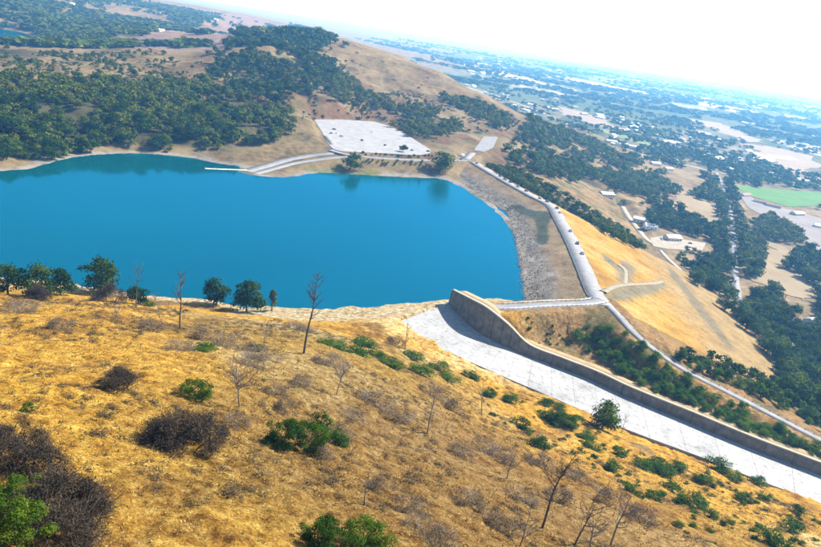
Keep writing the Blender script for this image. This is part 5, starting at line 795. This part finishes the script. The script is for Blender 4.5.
for i, q in enumerate(PL['cars']):
    x, y, z = q; c = cols[i]
    if i < 12:
        d, p = pdist(np.array([x]), np.array([y]), CR); k = int(np.clip(p[0], 1, len(CR)-2)); xy = CR[k, :2]+NR[k]*3.4; rz = math.atan2(T[k, 1], T[k, 0])+math.pi*(i % 2)
        car((xy[0], xy[1], CR[k, 2]+.01), rz, c, '%s car parked on the %s of the dam crest road' % (c, 'bend' if i in (0, 1, 3) else ('straight closest to the spillway' if i in (2, 11) else 'far stretch')), 'cars parked along the dam crest')
    elif i < 25:
        onroad = i in (20, 21, 22)
        if i == 22: d, p = pdist(np.array([x]), np.array([y]), CR); k = int(np.clip(p[0], 1, len(CR)-2)); x, y, z = CR[k, 0]+NR[k, 0]*2, CR[k, 1]+NR[k, 1]*2, CR[k, 2]
        car((x, y, (11.07 if i < 20 or i > 22 else (RD['lotroad'][-4][2]+.02 if i < 22 else z+.01))), rng.uniform(0, 6.28) if not onroad else -1.1, c, '%s car %s' % (c, 'in the upper car park' if not onroad else 'at the road junction by the far end of the dam'), 'cars in the upper car park' if not onroad else 'cars at the far junction')
    else: car((x, y, -47.22), rng.uniform(0, 6.28), c, '%s car in the gravel car park below the dam' % c, 'cars in the valley car park')
# ---------------------------------------------------------------- houses and sheds
for nm, a, b in (('wcream', (.55, .50, .42), (.66, .62, .55)), ('wwhite', (.70, .70, .69), (.80, .80, .78)), ('rgrey', (.40, .40, .41), (.52, .52, .53)), ('rwhite', (.72, .73, .75), (.84, .85, .86)), ('rbrown', (.22, .14, .10), (.32, .21, .15))):
    M[nm] = noisy(nm, a, b, .8, .8, obj=True)
t = NT('window_glass'); t.col((.03, .04, .05)); t.rough(.1); M['wglass'] = t.m
def house(loc, rz, w, d, h, wall, roof, label, group, parts=True):
    e = empty('house', loc, rz); tag(e, label, 'house', group)
    obj('wall', MB().box(-w/2, w/2, -d/2, d/2, -1, h).add([(-w/2, -d/2, h), (-w/2, d/2, h), (-w/2, 0, h+d*.22), (w/2, -d/2, h), (w/2, d/2, h), (w/2, 0, h+d*.22)], [(0, 2, 1), (3, 4, 5)]).mesh('wall', M[wall]), e)
    rb = MB(); o_ = .5
    for s_ in (-1, 1):
        y0, z0 = s_*(d/2+o_), h-o_*.44; V = [(-w/2-o_, y0, z0), (w/2+o_, y0, z0), (w/2+o_, 0, h+d*.22+.02), (-w/2-o_, 0, h+d*.22+.02)]
        rb.add(V+[(a, b, c+.2) for a, b, c in V], BOXF if s_ < 0 else [tuple(reversed(f)) for f in BOXF])
    ro = obj('roof', rb.mesh('roof', M[roof]), e)
    if parts:
        wm = MB().box(-.6, .6, -.05, .05, 0, 1.2).mesh('window', M['wglass']); k = max(2, int(w/3.5))
        for s_ in (-1, 1):
            for i in range(k):
                if s_ < 0 and i == k//2: obj('door', MB().box(-.5, .5, -.05, .05, 0, 2.1).mesh('door', M['rbrown']), e, (-w/2+w*(i+.5)/k, -d/2-.03, 0)); continue
                obj('window', wm, e, (-w/2+w*(i+.5)/k, s_*(d/2+.03), 1.))
        obj('chimney', MB().box(-.4, .4, -.4, .4, 0, 1.4).mesh('chimney', M['wcream']), ro, (w*.25, d*.12, h+d*.16))
HL = ['white roofed shed among the dark oaks at the dam toe', 'long pale roofed house at the edge of the oaks, closest to the dam', 'pale house beside the tan meadow', 'white roofed house by the picture edge below the meadow', 'pale house half hidden by oaks at the picture edge', 'white roofed house in the tree row beside the ploughed field', 'small pale house at the end of the tree row', 'grey roofed house near the lane', 'brown barn at the corner of the ploughed field', 'long low shed on the ploughed field', 'brown roofed barn standing in the grey field', 'second brown barn in the grey field', 'small pale building by the picnic car park', 'pale house in a clearing of the wood', 'white roofed building beside the park drive', 'small pale shelter at the valley car park']
for i, q in enumerate(PL['houses']):
    x, y, z = q; z = gz1(x, y); big = i < 16
    w_, d_, h_ = (rng.uniform(13, 20), rng.uniform(8, 11), rng.uniform(3, 4.2)); 
    if i in (8, 9, 10, 11): w_ = rng.uniform(20, 32)
    house((x, y, z-.1), rng.uniform(-.4, .9), w_, d_, h_, 'wcream' if i % 2 else 'wwhite', 'rbrown' if i in (8, 10, 11) else ('rwhite' if i % 3 == 0 or i in (1, 14) else 'rgrey'), HL[i] if big else 'pale farmhouse along the valley road', None if big else 'farmhouses along the valley road', big)
# far town: pale buildings a few pixels wide
hm_ = {}
def far_house(k):
    w_, d_, h_ = [(16, 10, 4), (24, 14, 5), (40, 24, 7), (70, 36, 8)][k]
    return MB().box(-w_/2, w_/2, -d_/2, d_/2, -1, h_).add([(-w_/2-.6, -d_/2-.6, h_), (w_/2+.6, -d_/2-.6, h_), (w_/2+.6, 0, h_+d_*.2), (-w_/2-.6, 0, h_+d_*.2), (-w_/2-.6, d_/2+.6, h_), (w_/2+.6, d_/2+.6, h_)], [(0, 1, 2, 3), (3, 2, 5, 4), (0, 3, 4), (1, 5, 2)])
FH = [[far_house(k).mesh('building', M[m_]) for m_ in ('rwhite', 'wcream', 'rgrey')] for k in range(4)]
r = np.random.default_rng(91); cnt = 0
while cnt < 210:
    rr_ = 1500*(6.5**r.uniform(0, 1)); a = math.radians(r.uniform(2, 36)); x, y = rr_*math.sin(a), rr_*math.cos(a)
    if fbm(np.array([x/420]), np.array([y/420]), 97, 2)[0] < -.05: continue
    if any(inside(np.array([x]), np.array([y]), np.array(G['fields'][k])[:, :2])[0] for k in ('green', 'plough', 'bare2', 'pasture')): continue
    z = gz1(x, y)
    if z > -45: continue
    k = int(np.clip(r.normal(.6+math.log(rr_/1500), .7), 0, 3))
    tag(obj('building', FH[k][r.integers(3)], None, (x, y, z), (0, 0, r.uniform(0, 3.14))), 'tiny pale building in the hazy valley town', 'building', 'buildings of the distant town'); cnt += 1
for i in range(45):
    rr_ = r.uniform(1700, 3600); a = math.radians(r.uniform(-36, -17)); x, y = rr_*math.sin(a), rr_*math.cos(a); z = gz1(x, y)
    if z < 4: continue
    tag(obj('building', FH[0][r.integers(2)], None, (x, y, z), (0, 0, r.uniform(0, 3.14))), 'tiny pale house on the blue wooded hills', 'building', 'houses on the far wooded hills')
# ---------------------------------------------------------------- boat dock
a, b = [np.array(q) for q in PL['dockpts']]; b = RD['ramp1'][-2]*np.array([1, 1, 0])+[0, 0, .5]; dr = b-a; L = np.linalg.norm(dr); e = empty('boat_dock', (a[0], a[1], 0), math.atan2(dr[1], dr[0])); tag(e, 'thin white floating dock beside the boat ramp', 'dock')
M['deck'] = noisy('bleached_planks', (.60, .60, .58), (.75, .75, .73), 1., .8, obj=True)
pk = MB().box(-.55, .55, -1.5, 1.5, .35, .5).mesh('plank', M['deck'])
for i in range(int(L/1.2)): obj('plank', pk, e, (i*1.2+.6, 0, 0))
pt = MB().tube((0, 0, -4), (0, 0, 1.6), .18, .18, 8, True).mesh('pile', M['post'])
for i in range(5):
    for s_ in (-1.7, 1.7): obj('pile', pt, e, (i*L/4.3+.5, s_, 0))
for s_ in (-1.2, 1.2): obj('float', MB().tube((0, s_, .05), (L, s_, .05), .3, .3, 8, True).mesh('float', M['post']), e)

# ---------------------------------------------------------------- labels that single things out: by the landmark they stand next to
ORD = ['beside', 'second out from', 'third out from', 'fourth out from', 'fifth out from', 'sixth out from', 'seventh out from', 'eighth out from', 'ninth out from', 'tenth out from']
def relabel(group, noun, marks):
    """number the members of a group outward from the landmark each of them stands by"""
    G_ = [o for o in COL.objects if o.parent is None and o.get('group') == group]; by = {}
    for o in G_:
        k = min(marks, key=lambda m: math.hypot(o.location.x-m[1], o.location.y-m[2])); by.setdefault(k, []).append((math.hypot(o.location.x-k[1], o.location.y-k[2]), o))
    for k, L in by.items():
        for i, (d, o) in enumerate(sorted(L, key=lambda q: q[0])):
            if i < len(ORD): o['label'] = '%s, %s %s' % (noun, ORD[i], k[0])
            else: o['label'] = '%s, farther out from %s' % (noun, k[0])
SM = [(t_, PL['snag'][i][0], PL['snag'][i][1]) for i, t_ in ((0, 'the tall scorched snag'), (1, 'the waterside snag'), (2, 'the forked snag on the ridge crest'), (3, 'the pale spreading dead tree'), (4, 'the thin leaning dead tree'), (5, 'the bare snag below the chute'), (6, 'the large bare dead tree'), (7, 'the crooked dead tree'), (9, 'the sapling by the spillway apron'), (13, 'the small dead tree above the bottom bushes'))]
SM += [(t_, PL['brush'][i][0], PL['brush'][i][1]) for i, t_ in ((0, 'the large dark thicket'), (8, 'the lone round grey bush'), (3, 'the grey corner thicket'))]
SM += [('the tree at the chute edge', PL['chutetree'][0][0], PL['chutetree'][0][1])]
relabel('grey brush scattered on the slope', 'low grey brush', SM)
CH_ = [('the low end of the chute', EDGE[10][0], EDGE[10][1]), ('the lower chute kerb', EDGE[8][0], EDGE[8][1]), ('the middle of the chute kerb', EDGE[6][0], EDGE[6][1]), ('the upper bend of the chute', EDGE[3][0], EDGE[3][1])]
relabel('green shrubs on the golden slope', 'low green shrub', SM+CH_)
WM = [('the upper end of the spillway wall', TOP[3][0], TOP[3][1]), ('the wall foot of the bank', TOP[5][0], TOP[5][1]), ('the middle of the spillway wall', TOP[7][0], TOP[7][1]), ('the lower spillway wall', TOP[9][0], TOP[9][1]), ('the crest road junction', CR[-1][0], CR[-1][1]), ('the service road bend', RD['service'][8][0], RD['service'][8][1]), ('the lower service road', RD['service'][17][0], RD['service'][17][1])]
for g_, n_ in (('bushes between the spillway wall and the service road', 'leafy green bush'), ('bushes beyond the service road', 'green bush past the service road'), ('bushes on the bank under the spillway road', 'brownish bush on the bank'), ('oaks below the service road', 'bushy oak')): relabel(g_, n_, WM)
HM = [(t_, PL['houses'][i][0], PL['houses'][i][1]) for i, t_ in ((0, 'the white roofed shed at the dam toe'), (1, 'the long pale roofed house'), (2, 'the pale house by the meadow'), (3, 'the white roofed house at the edge'), (4, 'the half hidden pale house'), (5, 'the white roofed house in the tree row'), (7, 'the grey roofed house by the lane'), (12, 'the small building by the picnic ground'), (14, 'the building beside the park drive'))]
HM += [('the near end of the straight lane', RD['lane'][-3][0], RD['lane'][-3][1]), ('the middle of the straight lane', RD['lane'][16][0], RD['lane'][16][1]), ('the end of the toe track', RD['toe'][-2][0], RD['toe'][-2][1])]
for g_ in ('oaks at the foot of the dam', 'oaks around the valley car park', 'oaks on the field side of the lane', 'oaks between the lane and the meadow', 'oaks between meadow and ploughed field', 'oaks beside the meadow at the picture edge'): relabel(g_, {'oaks at the foot of the dam': 'dark oak', 'oaks around the valley car park': 'spreading oak', 'oaks on the field side of the lane': 'field side oak', 'oaks between the lane and the meadow': 'lane side oak', 'oaks between meadow and ploughed field': 'hedgerow oak'}.get(g_, 'meadow oak'), HM)
LM = [('the boat dock', PL['dockpts'][0][0], PL['dockpts'][0][1]), ('the bank under the wood', -230., 610.), ('the bend of the far shore', -272., 545.), ('the boat ramp', RD['ramp1'][8][0], RD['ramp1'][8][1])]
relabel('oaks of the wood above the far shore', 'dark shore wood oak', LM)
CM_ = [('the crest road bend', 107., 580.), ('the far end of the crest', 45., 745.), ('the middle of the far crest stretch', 85., 640.)]
for g_, n_ in (('oaks in the row beside the crest road', 'dark row oak'), ('oaks of the wood behind the crest road', 'green slope oak')): relabel(g_, n_, CM_)
# ---------------------------------------------------------------- the air
hz = MB().box(-46000, 46000, -1200, 47000, -140, 180)
hm = bpy.data.materials.new('haze'); hm.use_nodes = True; nt = hm.node_tree
for n_ in list(nt.nodes):
    if n_.type == 'BSDF_PRINCIPLED': nt.nodes.remove(n_)
pv = nt.nodes.new('ShaderNodeVolumePrincipled'); pv.inputs['Color'].default_value = (.16, .48, 1., 1); pv.inputs['Density'].default_value = 1.65e-4; pv.inputs['Anisotropy'].default_value = .3
pv.inputs['Absorption Color'].default_value = (1., 1., 1., 1)      # scattering only: blue near, white far
nt.links.new(pv.outputs[0], nt.nodes['Material Output'].inputs['Volume'])
tag(obj('haze', hz.mesh('haze', hm)), 'pale blue summer haze over the valley', kind='stuff')
